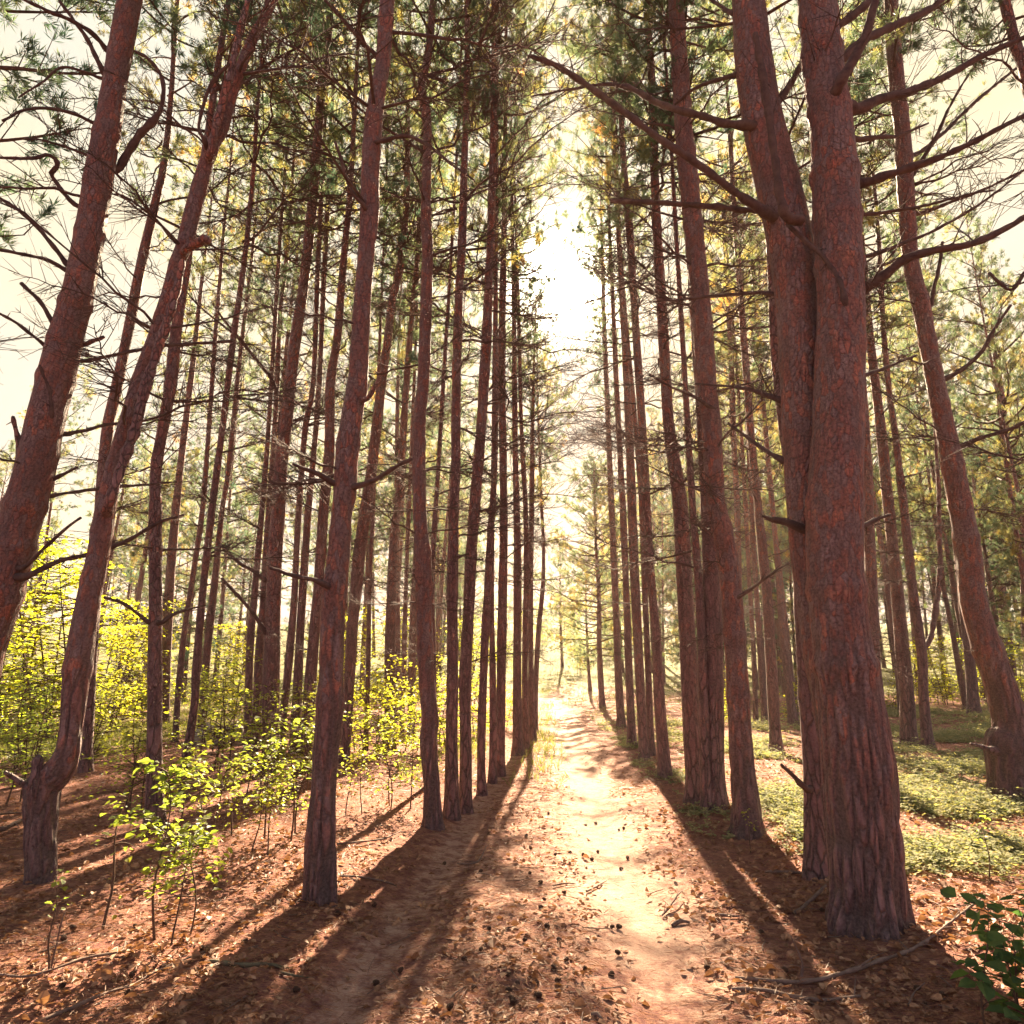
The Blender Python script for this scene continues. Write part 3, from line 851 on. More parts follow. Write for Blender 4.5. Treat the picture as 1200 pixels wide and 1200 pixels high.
pine('right hand trunk of the second pair, tilting towards the sun glow', [(545, 952, 15), (546, 880, 14), (545, 800, 14), (549, 720, 13), (552, 650, 13), (556, 600, 14), (559, 560, 13), (564, 500, 12), (567, 450, 12), (570, 400, 12), (573, 320, 10), (575, 290, 10), (577, 200, 8), (579, 100, 7), (579, 0, 6)], sides=18, cr=.68)
pine('slim bowed pine alone between the second and third pairs of the left row', [(565, 932, 11), (564, 880, 10), (567, 780, 10), (571, 700, 9), (575, 620, 8), (579, 560, 7), (581, 450, 6), (581, 350, 5), (582, 200, 4)], cr=.75)
pine('left trunk of the third pair in the left row', [(577, 918, 9), (578, 850, 9), (577, 760, 7), (576, 700, 6), (577, 620, 5), (578, 500, 4)], nb=9, cr=.7)
pine('thicker right trunk of the third pair in the left row', [(586, 910, 11), (587, 830, 11), (588, 750, 11), (590, 640, 10), (590, 560, 9), (588, 450, 9), (589, 350, 8), (591, 250, 6), (592, 150, 5), (593, 50, 4)], **GAP)
pine('reddish trunk that starts the far cluster of the left row', [(607, 885, 13), (606, 800, 10), (606, 720, 9), (606, 620, 8), (604, 540, 7), (603, 440, 6), (602, 340, 5), (600, 240, 4)], cr=.68)
pine('middle trunk of the far cluster at the end of the left row', [(616, 878, 9), (615, 780, 7), (617, 680, 7), (616, 600, 6), (611, 500, 5), (608, 380, 5)], cr=.65)
pine('tufted shorter pine of the far cluster, topped out just under the sun', [(624, 868, 9), (622, 780, 7), (622, 680, 6), (623, 600, 6), (624, 500, 5), (626, 420, 3), (627, 392, 2)], H=11.5, cb=4.8, cr=.62, nb=8)
pine('outermost curving pine of the left row, bowed over the track end', [(627, 860, 7), (628, 800, 6), (631, 740, 6), (636, 690, 5), (637, 640, 4), (635, 600, 4), (632, 520, 3)], H=11, cb=6, cr=.6, nb=9)

# ---- left interior
pine('pine outside the left edge whose green needle sprays fill the top left corner', [(-190, 985, 40), (-180, 800, 38), (-165, 600, 34), (-150, 400, 30), (-135, 200, 26), (-120, 0, 22)], cb=5.2, H=15, cr=1.25, crown=CROWN[4], nb=8, D=6.4)
pine('big leaning pine cut by the left edge with dark knots and a curling bough',
     [(-48, 1000, 47), (-46, 940, 46), (-40, 860, 46), (-30, 800, 46), (-17, 750, 46), (-1, 700, 46), (14, 650, 44), (27, 600, 43), (41, 550, 41), (52, 500, 40), (64, 450, 39), (76, 400, 37), (90, 350, 33), (100, 300, 32), (109, 250, 31), (117, 200, 30), (126, 150, 28), (134, 100, 26), (143, 50, 26), (152, 0, 25)],
     rugged=True, sides=56, nb=6, blo=3.0, H=17,
     branches=[([(135, 200, 8), (148, 178, 9), (160, 160, 9), (175, 145, 9), (186, 130, 5), (191, 105, 5), (188, 88, 4), (175, 70, 4), (158, 60, 3)], .05, -.2, False, 3),
               ([(93, 241, 5), (80, 232, 5), (66, 214, 5), (60, 202, 6), (68, 194, 6), (65, 184, 5), (55, 180, 4), (40, 184, 4), (-5, 183, 3)], -.05, -.4, False, 4),
               ([(126, 92, 6), (118, 75, 6), (103, 45, 5), (90, 28, 4), (70, 0, 4)], -.05, -.3, False, 2),
               ([(127, 60, 6), (110, 42, 5.5), (85, 26, 5), (55, 14, 4), (20, -4, 3)], 0, -.5, False, 6),
               ([(120, 92, 3.5), (100, 84, 3), (72, 78, 3), (45, 95, 2.5), (18, 112, 2)], 0, -.3, False, 4),
               ([(115, 145, 4), (90, 133, 4), (60, 126, 3.5), (30, 126, 3), (0, 138, 3)], 0, -.5, False, 5),
               ([(108, 183, 3.5), (80, 171, 3), (55, 163, 2.5), (28, 160, 2)], 0, -.4, False, 4),
               ([(84, 320, 5), (55, 304, 4.5), (25, 295, 4), (-10, 288, 3)], 0, -.4, False, 5),
               ([(82, 312, 6), (60, 285, 5), (35, 258, 5), (0, 234, 4), (-30, 215, 3)], 0, -.4, False, 4),
               ([(70, 404, 6), (60, 375, 5), (45, 350, 5), (26, 331, 4)], -.1, -.3, False, 1),
               ([(58, 408, 5), (40, 395, 4), (20, 380, 4), (-5, 366, 3)], 0, -.3, False, 2),
               ([(97, 403, 6), (108, 399, 5), (122, 394, 4)], 0, -.05, True, 0),
               ([(97, 423, 4), (140, 415, 4), (185, 407, 4), (230, 404, 3.5), (270, 401, 3)], .1, .7, False, 6),
               ([(60, 490, 5), (58, 460, 5), (50, 440, 4), (45, 428, 3)], -.15, -.25, False, 2),
               ([(26, 550, 8), (23, 520, 7), (18, 500, 5), (15, 488, 5)], -.1, -.2, True, 0),
               ([(60, 562, 5), (75, 554, 4), (91, 546, 3)], 0, -.1, False, 0),
               ([(56, 582, 5), (80, 578, 4), (120, 572, 4), (160, 569, 3), (207, 564, 2)], .1, .6, False, 5),
               ([(74, 510, 5), (100, 506, 4), (125, 500, 4), (150, 498, 3)], .1, .4, False, 4),
               ([(28, 676, 8), (60, 660, 6), (100, 650, 6), (135, 640, 5), (160, 627, 4.5), (185, 612, 4), (215, 604, 3)], -.15, .1, False, 6),
               ([(28, 666, 5), (45, 650, 4), (65, 630, 4), (93, 607, 3)], -.15, -.3, False, 2)])
pine('forked pine at the left whose trunk bends up from a dead black stump',
     [(48, 1033, 31), (48, 985, 32), (49, 940, 36), (52, 920, 38), (66, 906, 34), (78, 885, 28), (84, 850, 24), (88, 810, 28), (93, 770, 30), (104, 700, 25), (115, 650, 23), (123, 600, 22), (133, 550, 18), (147, 500, 17), (165, 440, 16), (180, 400, 16), (196, 350, 16), (207, 310, 16), (217, 285, 18), (228, 240, 18), (247, 175, 15), (261, 150, 13), (275, 100, 12), (294, 50, 11), (320, 0, 10)],
     rugged=True, sides=48, nb=12, blo=3.2, H=15, flare=.1,
     branches=[([(43, 930, 15), (43, 905, 12), (43, 892, 11), (44, 886, 8)], -.06, -.08, True, 0),
               ([(40, 925, 8), (25, 918, 7), (12, 910, 6), (6, 905, 4)], -.06, -.15, True, 0),
               ([(128, 592, 11), (143, 550, 11), (160, 500, 12), (172, 450, 12), (190, 400, 11), (205, 350, 10), (215, 305, 8)], -.12, -.10, True, 1),
               ([(247, 178, 9), (251, 150, 9), (265, 100, 9), (278, 50, 8), (290, 0, 7), (300, -60, 6)], -.02, -.1, True, 4),
               ([(220, 290, 8), (232, 283, 10), (240, 279, 11), (246, 280, 9)], -.05, -.1, True, 0),
               ([(240, 165, 5), (232, 150, 4), (238, 120, 4), (248, 95, 4), (268, 75, 3)], -.05, -.2, False, 2)])
pine('dark footed slim pine behind the leafy sapling at the left', [(181, 968, 20), (181, 900, 18), (181, 850, 17), (182, 750, 15), (182, 600, 13), (183, 550, 13), (191, 500, 12), (200, 450, 13), (205, 400, 13), (212, 350, 11), (219, 300, 12), (226, 250, 10), (240, 180, 8), (255, 80, 7), (268, 0, 6)], nb=24, blo=1.2,
     branches=[([(172, 728, 5), (158, 718, 4), (142, 707, 4), (120, 700, 3)], 0, -.2, False, 3), ([(190, 728, 5), (205, 717, 4), (220, 712, 3), (240, 708, 2)], 0, .2, False, 3)])
pine('thin orange pine leaning close behind the forked one', [(100, 905, 13), (108, 750, 13), (118, 600, 13), (125, 510, 13), (135, 462, 12), (150, 388, 11), (165, 312, 11), (185, 225, 9), (192, 195, 8), (200, 120, 6), (205, 40, 5)])
pine('dark footed thin pine among bushes, right of the one behind the sapling', [(212, 938, 12), (219, 888, 11), (228, 825, 9), (230, 787, 9), (237, 700, 8), (248, 600, 8), (261, 500, 7), (273, 400, 7), (287, 300, 6), (297, 200, 5), (302, 120, 4)], cr=.8)
pine('left slim orange pole of the trio behind the green bushes', [(205, 870, 7), (208, 825, 7), (215, 750, 7), (226, 675, 6), (237, 600, 6), (245, 500, 5), (252, 400, 5)], cr=.75, nb=9)
pine('right slim orange pole of the trio behind the green bushes', [(236, 865, 9), (241, 780, 9), (250, 700, 8), (260, 600, 6), (268, 550, 6), (280, 430, 5), (292, 330, 4)], cr=.75, nb=9)
pine('pale far trunk left of the orange trio', [(192, 850, 12), (194, 780, 12), (198, 700, 12), (204, 620, 10), (212, 540, 8), (222, 460, 7)], cr=.8)
pine('sturdy red pine with the darkened lower half, left of the ringed pine',
     [(318, 905, 20), (317, 830, 20), (319, 760, 19), (320, 700, 18), (324, 620, 17), (327, 590, 17), (330, 540, 15), (337, 480, 15), (346, 400, 13), (354, 350, 12), (361, 290, 12), (366, 240, 12), (371, 180, 11), (377, 100, 10), (384, 50, 9), (388, 0, 8)], nb=26,
     branches=[([(312, 742, 5), (295, 715, 4), (278, 695, 4), (262, 678, 3)], -.1, -.3, False, 3), ([(312, 680, 5), (295, 668, 4), (280, 660, 4), (258, 640, 3)], -.1, -.3, False, 4),
               ([(330, 468, 5), (315, 440, 4), (290, 410, 4), (262, 375, 3), (248, 355, 2)], -.1, -.4, False, 3)])
pine('leaning pine close behind the right edge of the ringed pine', [(402, 895, 12), (407, 850, 12), (412, 750, 13), (420, 660, 14), (428, 600, 14), (437, 540, 13), (447, 450, 11), (454, 400, 10), (460, 350, 9), (468, 318, 9), (474, 270, 8), (477, 200, 7), (478, 120, 5), (480, 40, 4)], cr=.9)
pine('first thin orange trunk right of the sturdy red pine', [(328, 890, 10), (333, 830, 9), (340, 760, 9), (345, 700, 8), (350, 600, 7), (358, 500, 7), (367, 450, 6), (372, 325, 6), (377, 220, 5), (382, 120, 4)], cr=.75)
pine('second thin orange trunk right of the sturdy red pine', [(345, 885, 12), (347, 840, 12), (352, 740, 10), (361, 600, 8), (367, 540, 7), (374, 450, 6), (380, 320, 6), (386, 200, 5), (390, 100, 4)], cr=.75)
pine('dark based pine directly behind the left edge of the ringed pine', [(357, 905, 15), (360, 850, 14), (365, 780, 14), (372, 700, 12), (379, 600, 12), (386, 530, 12), (387, 450, 11), (395, 400, 10), (399, 350, 9), (404, 290, 8), (409, 240, 7), (413, 180, 6), (417, 100, 5), (420, 30, 4)])
pine('left thin trunk of the two close beside the sturdy red pine on its left', [(290, 885, 9), (293, 760, 9), (298, 700, 8), (305, 620, 7), (312, 540, 6), (318, 450, 5), (325, 330, 5)], cr=.75, nb=9)
pine('dark crooked pole touching the sturdy red pine on its left', [(300, 880, 10), (303, 780, 10), (309, 700, 8), (312, 640, 7), (322, 500, 6), (325, 440, 6), (329, 360, 5), (336, 300, 5), (345, 180, 4)], cr=.75, nb=9)
pine('lone straight pine rising from the yellow green shrubs mid left', [(456, 880, 14), (457, 820, 13), (457, 760, 13), (459, 700, 12), (462, 620, 10), (467, 590, 9), (473, 500, 8), (480, 400, 7), (489, 300, 6), (494, 200, 6), (498, 100, 5)], cr=.9)
pine('threadlike orange pine left of the lone straight one', [(428, 880, 6), (431, 800, 6), (433, 700, 5), (437, 600, 5), (443, 450, 4)], cr=.7, nb=8)
pine('dark threadlike pine right of the lone straight one', [(470, 870, 6), (473, 780, 6), (476, 680, 5), (479, 600, 5), (484, 480, 4)], cr=.7, nb=8)
pine('slim pine tucked against the left side of the bumpy dark pine', [(482, 865, 9), (483, 760, 9), (487, 660, 7), (492, 560, 6), (497, 450, 5)], cr=.75, nb=9)

# ------------------------------------------------------------------ deeper forest: copies of a few whole pines
def proto_pine(seed):
    r = np.random.default_rng(seed)
    H = r.uniform(14.5, 18.0)
    n = 14; t = np.linspace(0, 1, n)
    P = np.stack([.35 * np.sin(t * 2.2 + seed) * t + r.uniform(-.5, .5) * t, .3 * np.sin(t * 2.7 + 2 * seed) * t, t * H - .15 * (t == 0)], -1)
    R = .115 * (1 - .88 * t ** .9) * r.uniform(.8, 1.2)
    root = bpy.data.objects.new('pine_tree', None); COL.objects.link(root)
    link('trunk', trunk_mesh(P, np.maximum(R, .012), 8, False, seed * 3.1), root)
    i = int(n * r.uniform(.34, .44))
    c = link('crown', CROWN[seed % len(CROWN)], root, P[i]); ax = P[-1] - P[i]
    c.rotation_euler = Vector(ax).to_track_quat('Z', 'Y').to_euler(); c.scale = (1.05, 1.05, np.linalg.norm(ax) / 8.)
    for k in range(11):
        z = r.uniform(.12, .45); p = np.array([np.interp(z, t, P[:, a]) for a in range(3)])
        place_branch(root, BRANCH[int(r.integers(len(BRANCH)))], p, r.uniform(0, 6.28), r.uniform(-.15, .4), r.uniform(.8, 2.0), thick=1.2)
    return root


PROTO = [proto_pine(i) for i in range(5)]
proto_used = [False] * 5


def copy_tree(src):
    n = src.copy(); COL.objects.link(n)
    for ch in src.children:
        c = ch.copy(); COL.objects.link(c); c.parent = n
    return n


def forest():
    r = np.random.default_rng(77)
    spots = []
    tries = 0
    while len(spots) < 130 and tries < 9000:
        tries += 1
        y = 16 + 46 * r.uniform() ** .9; x = r.uniform(-.80, .84) * y
        cx = .45 + .055 * y
        if abs(x - cx) < 2.6 + .03 * y: continue
        if y > 27 and abs(x - cx) < 3.5 + .12 * (y - 27): continue
        if x < -6.5 and x < -.30 * y and r.uniform() < .80: continue          # open bright ground on the left
        if x < -3 and r.uniform() < .30: continue
        sx = x - .086 * y                                    # gaps that let the sun reach the ground
        if y < 36 and 3.0 < sx < 6.2: continue
        if y < 34 and -3.9 < sx < -1.6: continue
        if y < 42 and -13.5 < sx < -9.0: continue
        if y > 25 and 12 < sx < 19 and r.uniform() < .6: continue
        if any((x - a) ** 2 + (y - b) ** 2 < 1.0 for a, b in TRACED_XY): continue
        if any((x - a) ** 2 + (y - b) ** 2 < 3.2 for a, b in spots): continue
        spots.append((x, y))
    for k, (x, y) in enumerate(spots):
        j = k % 5
        if proto_used[j]: o = copy_tree(PROTO[j])
        else: o = PROTO[j]; proto_used[j] = True
        o.location = (x, y, float(gh(x, y)))
        s = r.uniform(.85, 1.12); o.scale = (s, s, s)
        o.rotation_euler = (r.uniform(-.03, .03), r.uniform(-.03, .03), r.uniform(0, 6.28))
        if x < .45 + .055 * y:
            tag(o, 'slim unremarkable pine deep in the stand left of the path', 'pine tree', 'background pines left of the path')
        else:
            tag(o, 'slim unremarkable pine deep in the stand right of the path', 'pine tree', 'background pines right of the path')


forest()

# bushy pines that close the view far behind
for (x, y, s, lab) in [(4.1, 37, .62, 'green pine just behind the short drooping one at the far end of the track'), (3.6, 50, .7, 'hazy low pine on the slope straight past the track end'), (7.4, 47, .85, 'fuller green pine on the slope right of the track end'), (-2.6, 47, .75, 'pale pine on the slope behind the far cluster of the left row'), (-5.5, 55, .9, 'pale rounded pine on the slope left of the track end'), (1.0, 78, 1.0, 'distant pine on the crest above the end of the track'), (9.5, 70, 1.1, 'broad distant pine on the crest right of the track end'),
        (-14, 30, .9, 'golden bushy pine far behind the orange trunks at the left'), (-9.5, 36, .95, 'broad hazy pine behind the thin trunks beside the sturdy red pine'),
                       (-20, 40, 1.0, 'rounded hazy pine low in the gap behind the dark footed slim pine'), (-24, 46, 1.15, 'far pale pine on the skyline at the left'),
                       (9.0, 31, .95, 'golden bushy pine glowing behind the right row'), (12, 39, 1., 'orange tinted bushy pine behind the close pair of dark trunks'),
                       (21, 30, 1.0, 'dense green and orange pine at the right edge behind the crooked pine'), (26, 38, 1.1, 'tall bushy pine in the far right of the stand'),
                       (6.6, 40, .9, 'bushy pine beyond the last of the right row'), (17, 47, 1.1, 'hazy bushy pine at the back of the right stand'), (10.5, 33, .85, 'yellowing bushy pine seen between the trunk with a pale orange top and the twin pine'),
                       (18.5, 23.5, .85, 'bushy pine with rusty needles behind the crooked pine')]:
    r = np.random.default_rng(int(abs(x) * 10 + y))
    root = bpy.data.objects.new('pine_tree', None); COL.objects.link(root)
    root.location = (x, y, float(gh(x, y))); root.scale = (s, s, s); root.rotation_euler = (0, 0, r.uniform(0, 6.28))
    tag(root, lab, 'pine tree')
    t = np.linspace(0, 1, 10)
    P = np.stack([.2 * np.sin(t * 3), 0 * t, t * 12 - .15 * (t == 0)], -1)
    link('trunk', trunk_mesh(P, .16 * (1 - .92 * t), 8, False, x), root)
    c = link('crown', CROWN_LOW, root, (P[1][0], 0, 1.6)); c.scale = (1.15, 1.15, 1.33)


def thicket():
    r = np.random.default_rng(31); n = 0; spots = []
    while n < 34:
        y = r.uniform(26, 60); x = r.uniform(-.80, .9) * y; cx = .45 + .055 * y
        if abs(x - cx) < 4.0 + .10 * (y - 20): continue
        if x < cx and (y < 36 or (x < -.35 * y and r.uniform() < .3)): continue
        if y < 44 and (2.8 < x - .086 * y < 6.4 or -13.5 < x - .086 * y < -9): continue
        if y < 50 and 12 < x - .086 * y < 19 and r.uniform() < .75: continue
        if any((x - a) ** 2 + (y - b) ** 2 < 9 for a, b in spots): continue
        if any((x - a) ** 2 + (y - b) ** 2 < .8 for a, b in TRACED_XY): continue
        spots.append((x, y)); n += 1
        root = bpy.data.objects.new('pine_tree', None); COL.objects.link(root); s = r.uniform(.75, 1.1)
        root.location = (x, y, float(gh(x, y))); root.scale = (s, s, s); root.rotation_euler = (0, 0, r.uniform(0, 6.28))
        side = 'left' if x < cx else 'right'
        tag(root, 'bushy pine with golden needles closing the view behind the %s hand trunks' % side, 'pine tree', 'bushy pines closing the view on the %s' % side)
        link('trunk', THICK_TRUNK, root)
        c = link('crown', CROWN_LOW if n % 2 else CROWN_LOW2, root, (0, 0, 1.2)); c.scale = (1.1, 1.1, 1.4)


_t = np.linspace(0, 1, 10)
THICK_TRUNK = trunk_mesh(np.stack([.15 * np.sin(_t * 3), 0 * _t, _t * 12 - .15 * (_t == 0)], -1), .13 * (1 - .92 * _t), 8, False, 3.)
thicket()
# ------------------------------------------------------------------ leafy saplings, shrubs, young broadleaf trees
def make_sapling(seed, h=1.2, nb=9, nl=150, L=.055, mat=None, spread=.45, bare=.35, stems=1):
    r = np.random.default_rng(seed); ms = MB(); ml = MB(); LP = []; LN = []; LA = []
    for s_ in range(stems):
        t = np.linspace(0, 1, 9)[:, None]
        off = np.array([r.normal(0, .12), r.normal(0, .12), 0]) if stems > 1 else np.zeros(3)
        lean = np.array([r.uniform(-.22, .22), r.uniform(-.22, .22), 0]) * h
        hh = h * (r.uniform(.65, 1.) if s_ else 1)
        P = off + np.array([0, 0, hh]) * t + lean * t ** 1.5 + np.array([r.normal(0, .02), r.normal(0, .02), 0]) * np.sin(t * 6)
        P[0, 2] -= .06
        ms.tube(P, .0035 * (1 + h * 1.6) * (1 - .8 * t[:, 0]), 5, cap=False)
        for b in range(nb):
            tt = r.uniform(bare, 1.); i = min(int(tt * 8), 7); p = P[i] + (P[i + 1] - P[i]) * (tt * 8 - i)
            az = r.uniform(0, 6.28); l = spread * h * r.uniform(.35, 1.) * (1.15 - .6 * tt)
            d = np.array([math.cos(az), math.sin(az), r.uniform(.05, .55)])
            q = np.linspace(0, 1, 7)[:, None]
            B = p + d * q * l - np.array([0, 0, .25 * l]) * q ** 2 + r.normal(0, .04 * l, 3) * np.sin(q * 4)
            ms.tube(B, .0028 * (1 + h * .8) * (1 - .8 * q[:, 0]), 4, cap=False)
            side = np.array([-d[1], d[0], 0]); side /= np.linalg.norm(side)
            m = max(3, int(nl / nb / stems))
            for k in range(m):
                u = r.uniform(.2, 1.03); a = min(int(u * 6), 5); bp = B[a] + (B[a + 1] - B[a]) * (u * 6 - a)
                sg = 1 if k % 2 else -1
                jit = r.normal(0, 1, 3) * (.03 + .06 * l)
                LP.append(bp + jit * .6); LA.append(unit(d * .6 + side * sg * r.uniform(.3, 1.) + np.array([0, 0, -.25]) + r.normal(0, .25, 3)))
                LN.append(np.array([0, 0, 1.]) + r.normal(0, .38, 3))
    leaves(ml, np.array(LP), np.array(LN), np.array(LA), L, L * .33, r, 0)
    return ms.mesh('stem', [M_TWIG]), ml.mesh('foliage', [mat or M_LEAFG], smooth=False)


SAP = {
    'a': make_sapling(21, .85, 20, 430, .050, M_LEAFG, .62, .42), 'b': make_sapling(22, 1.2, 24, 620, .055, M_LEAFG, .48, .2, 3),
    'c': make_sapling(23, .75, 14, 230, .050, M_LEAFG, .6, .3, 2), 'd': make_sapling(24, 1.7, 26, 950, .06, M_LEAFG, .48, .10, 4),
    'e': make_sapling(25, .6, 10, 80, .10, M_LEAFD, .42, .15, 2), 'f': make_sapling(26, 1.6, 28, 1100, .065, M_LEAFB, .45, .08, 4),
    'g': make_sapling(27, 2.4, 40, 2500, .07, M_LEAFB, .44, .06, 5), 'h': make_sapling(28, 2.2, 32, 1500, .068, M_LEAFG, .46, .08, 4),
    'n': make_sapling(30, .45, 5, 26, .03, M_LEAFG, .35, .3),
}


def plant(kind, px, py, s, label, name='sapling', cat='sapling', D=None, rz=None, group=None, x=None):
    if x is not None: g = (x, D, 0)
    else: g = ground_pt(px, py) if D is None else at_depth(px, py, D)
    st_, fo = SAP[kind]
    root = bpy.data.objects.new(name, None); COL.objects.link(root)
    root.location = (g[0], g[1], float(gh(g[0], g[1]))); root.scale = (s, s, s); root.rotation_euler = (0, 0, random.uniform(0, 6.28) if rz is None else rz)
    link('stem', st_, root); link('foliage', fo, root)
    tag(root, label, cat, group)
    return root


plant('a', 183, 1100, 1.02, 'thin stemmed sapling with a flat spray of sunlit leaves on the bright needle patch')
plant('c', 213, 1100, .85, 'smaller sapling with few dark round leaves beside the thin stemmed one')
plant('n', 118, 1090, 1.6, 'leafless looking wispy sapling left of the thin stemmed one')
plant('n', 60, 1138, 1.0, 'tiny bare sprout poking from the litter at the lower left')
plant('b', 322, 985, .95, 'leafy yellow green sapling just left of the ringed pine')
plant('c', 300, 1000, .95, 'low sapling reaching left from the foot of the yellow green one')
plant('b', 470, 945, .85, 'upright leafy sapling between the ringed pine and the bumpy dark pine')
plant('c', 412, 955, .9, 'drooping sapling by the right side of the ringed pine')
plant('c', 225, 1000, 1.15, 'sapling with broad pale leaves in front of the dark footed thin pine')
plant('c', 255, 980, 1.0, 'ragged little sapling between two dark feet of slim pines')
plant('d', 150, 950, .75, 'spindly branched bush between the forked pine and the slim dark footed pine', 'bush', 'bush')
plant('d', 255, 905, 1.0, 'dense green bush below the orange trio', 'bush', 'bush')
plant('h', 245, 880, .8, 'tall green bush shading the two round stones', 'bush', 'bush')
plant('d', 300, 930, .75, 'bush at the foot of the sturdy red pine', 'bush', 'bush')
plant('d', 350, 930, .75, 'bush squeezed behind the ringed pine', 'bush', 'bush')
plant('h', 110, 900, .72, 'shadowed green bush behind the stump of the forked pine', 'bush', 'bush')
plant('h', 20, 900, .7, 'broad green bush at the left edge below the yellow trees', 'bush', 'bush')
plant('d', 20, 940, .8, 'low bush by the fallen limbs at the left edge', 'bush', 'bush')
plant('f', 445, 890, 1.0, 'bright shrub left of the lone straight pine', 'bush', 'bush')
plant('f', 480, 880, 1.0, 'bright shrub right of the lone straight pine', 'bush', 'bush')
plant('f', 420, 880, .9, 'bright shrub in the gap right of the ringed pine', 'bush', 'bush')
plant('f', 520, 880, .9, 'yellow shrub showing between the second pair of the left row', 'bush', 'bush')
plant('f', 565, 865, 1.0, 'yellow shrub behind the third pair of the left row', 'bush', 'bush')
plant('f', 595, 855, .8, 'small yellow shrub beyond the far cluster of the left row', 'bush', 'bush')
plant('g', 60, 868, 1.6, 'tall glowing yellow broadleaf tree left of the forked pine', 'broadleaf_tree', 'tree')
plant('g', 5, 865, 1.9, 'taller glowing yellow broadleaf tree cut by the left edge', 'broadleaf_tree', 'tree')
plant('g', -60, 860, 2.0, 'yellow broadleaf tree just outside the left edge', 'broadleaf_tree', 'tree')
plant('g', 125, 855, 1.3, 'yellow green broadleaf tree behind the bent part of the forked pine', 'broadleaf_tree', 'tree')
plant('g', 170, 838, 1.4, 'pale yellow broadleaf tree behind the slim dark footed pine', 'broadleaf_tree', 'tree')
plant('g', 270, 835, 1.2, 'hazy yellow broadleaf tree behind the round stones', 'broadleaf_tree', 'tree')
plant('g', 385, 838, 1.3, 'yellow thicket tree behind the ringed pine', 'broadleaf_tree', 'tree')
plant('g', 470, 835, 1.4, 'yellow thicket tree behind the lone straight pine', 'broadleaf_tree', 'tree')
plant('g', 545, 832, 1.3, 'yellow thicket tree behind the second pair of the left row', 'broadleaf_tree', 'tree')
plant('g', 1110, 826, 1.1, 'bright yellow bush behind the dark kinked pine', 'bush', 'bush')
plant('g', 1085, 822, 1.0, 'yellow bush in the gap of the close dark pair', 'bush', 'bush')
plant('g', 1160, 826, 1.1, 'bright yellow bush between the leaning trunk and the crooked pine', 'bush', 'bush')
plant('g', 1205, 828, 1.1, 'yellow bush at the right edge behind the crooked pine', 'bush', 'bush')
plant('f', 1050, 832, .9, 'low yellow shrub at the right edge of the twin pine', 'bush', 'bush')
plant('f', 928, 845, .8, 'low yellow shrub left of the twin pine', 'bush', 'bush')
plant('f', 850, 850, .9, 'yellow shrub behind the dark pines of the right row', 'bush', 'bush')
plant('f', 960, 832, 1.0, 'yellow shrub far behind the twin pine', 'bush', 'bush')
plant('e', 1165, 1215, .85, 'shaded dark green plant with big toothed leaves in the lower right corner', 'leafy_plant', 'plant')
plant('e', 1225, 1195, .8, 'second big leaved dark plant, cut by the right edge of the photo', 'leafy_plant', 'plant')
for _i, (_x, _y, _s) in enumerate([(-.5, 52, 1.3), (4.5, 46, 1.0), (8.5, 60, 1.6), (1.2, 72, 1.6), (-4, 66, 1.7), (6, 84, 2.0), (-7, 84, 2.0), (12, 80, 2.0), (.3, 44, .8), (5.6, 53, 1.2), (2.4, 61, 1.3), (-1.8, 59, 1.2), (3.6, 70, 1.5), (5.8, 64, 1.4), (-.6, 81, 1.9), (3.1, 90, 2.2), (8.8, 92, 2.2), (-3.6, 95, 2.3)]):
    plant('h' if _i % 3 else 'd', 0, 0, _s, 'hazy shrub on the bright slope beyond the end of the track', 'bush', 'bush', D=_y, x=_x, group='hazy shrubs on the far slope')
plant('n', 1158, 1030, 1.0, 'thin little seedling standing in the sunlit weeds at the right')
plant('n', 880, 1000, .8, 'green seedling at the foot of the dark straight pine')

# ------------------------------------------------------------------ stuff: litter, needles, low plants, grass
def scatter_ground(n, xr, yr, r, dens=None):
    out = []
    while sum(len(o) for o in out) < n:
        y = yr[0] * (yr[1] / yr[0]) ** r.uniform(0, 1, n * 2)
        x = r.uniform(-1, 1, n * 2) * (xr[0] + xr[1] * y) + xr[2]
        k = np.ones(len(x), bool)
        if dens is not None: k = r.uniform(0, 1, len(x)) < dens(x, y)
        out.append(np.stack([x[k], y[k]], -1))
    P = np.concatenate(out)[:n]
    return np.column_stack([P, gh(P[:, 0], P[:, 1])])


def path_free(x, y):
    s = np.exp(-((x - track_r(y)) / .40) ** 2)
    s = np.maximum(s, .7 * np.exp(-((x - track_l(y)) / .25) ** 2))
    return np.clip(1 - 1.02 * s, 0, 1)


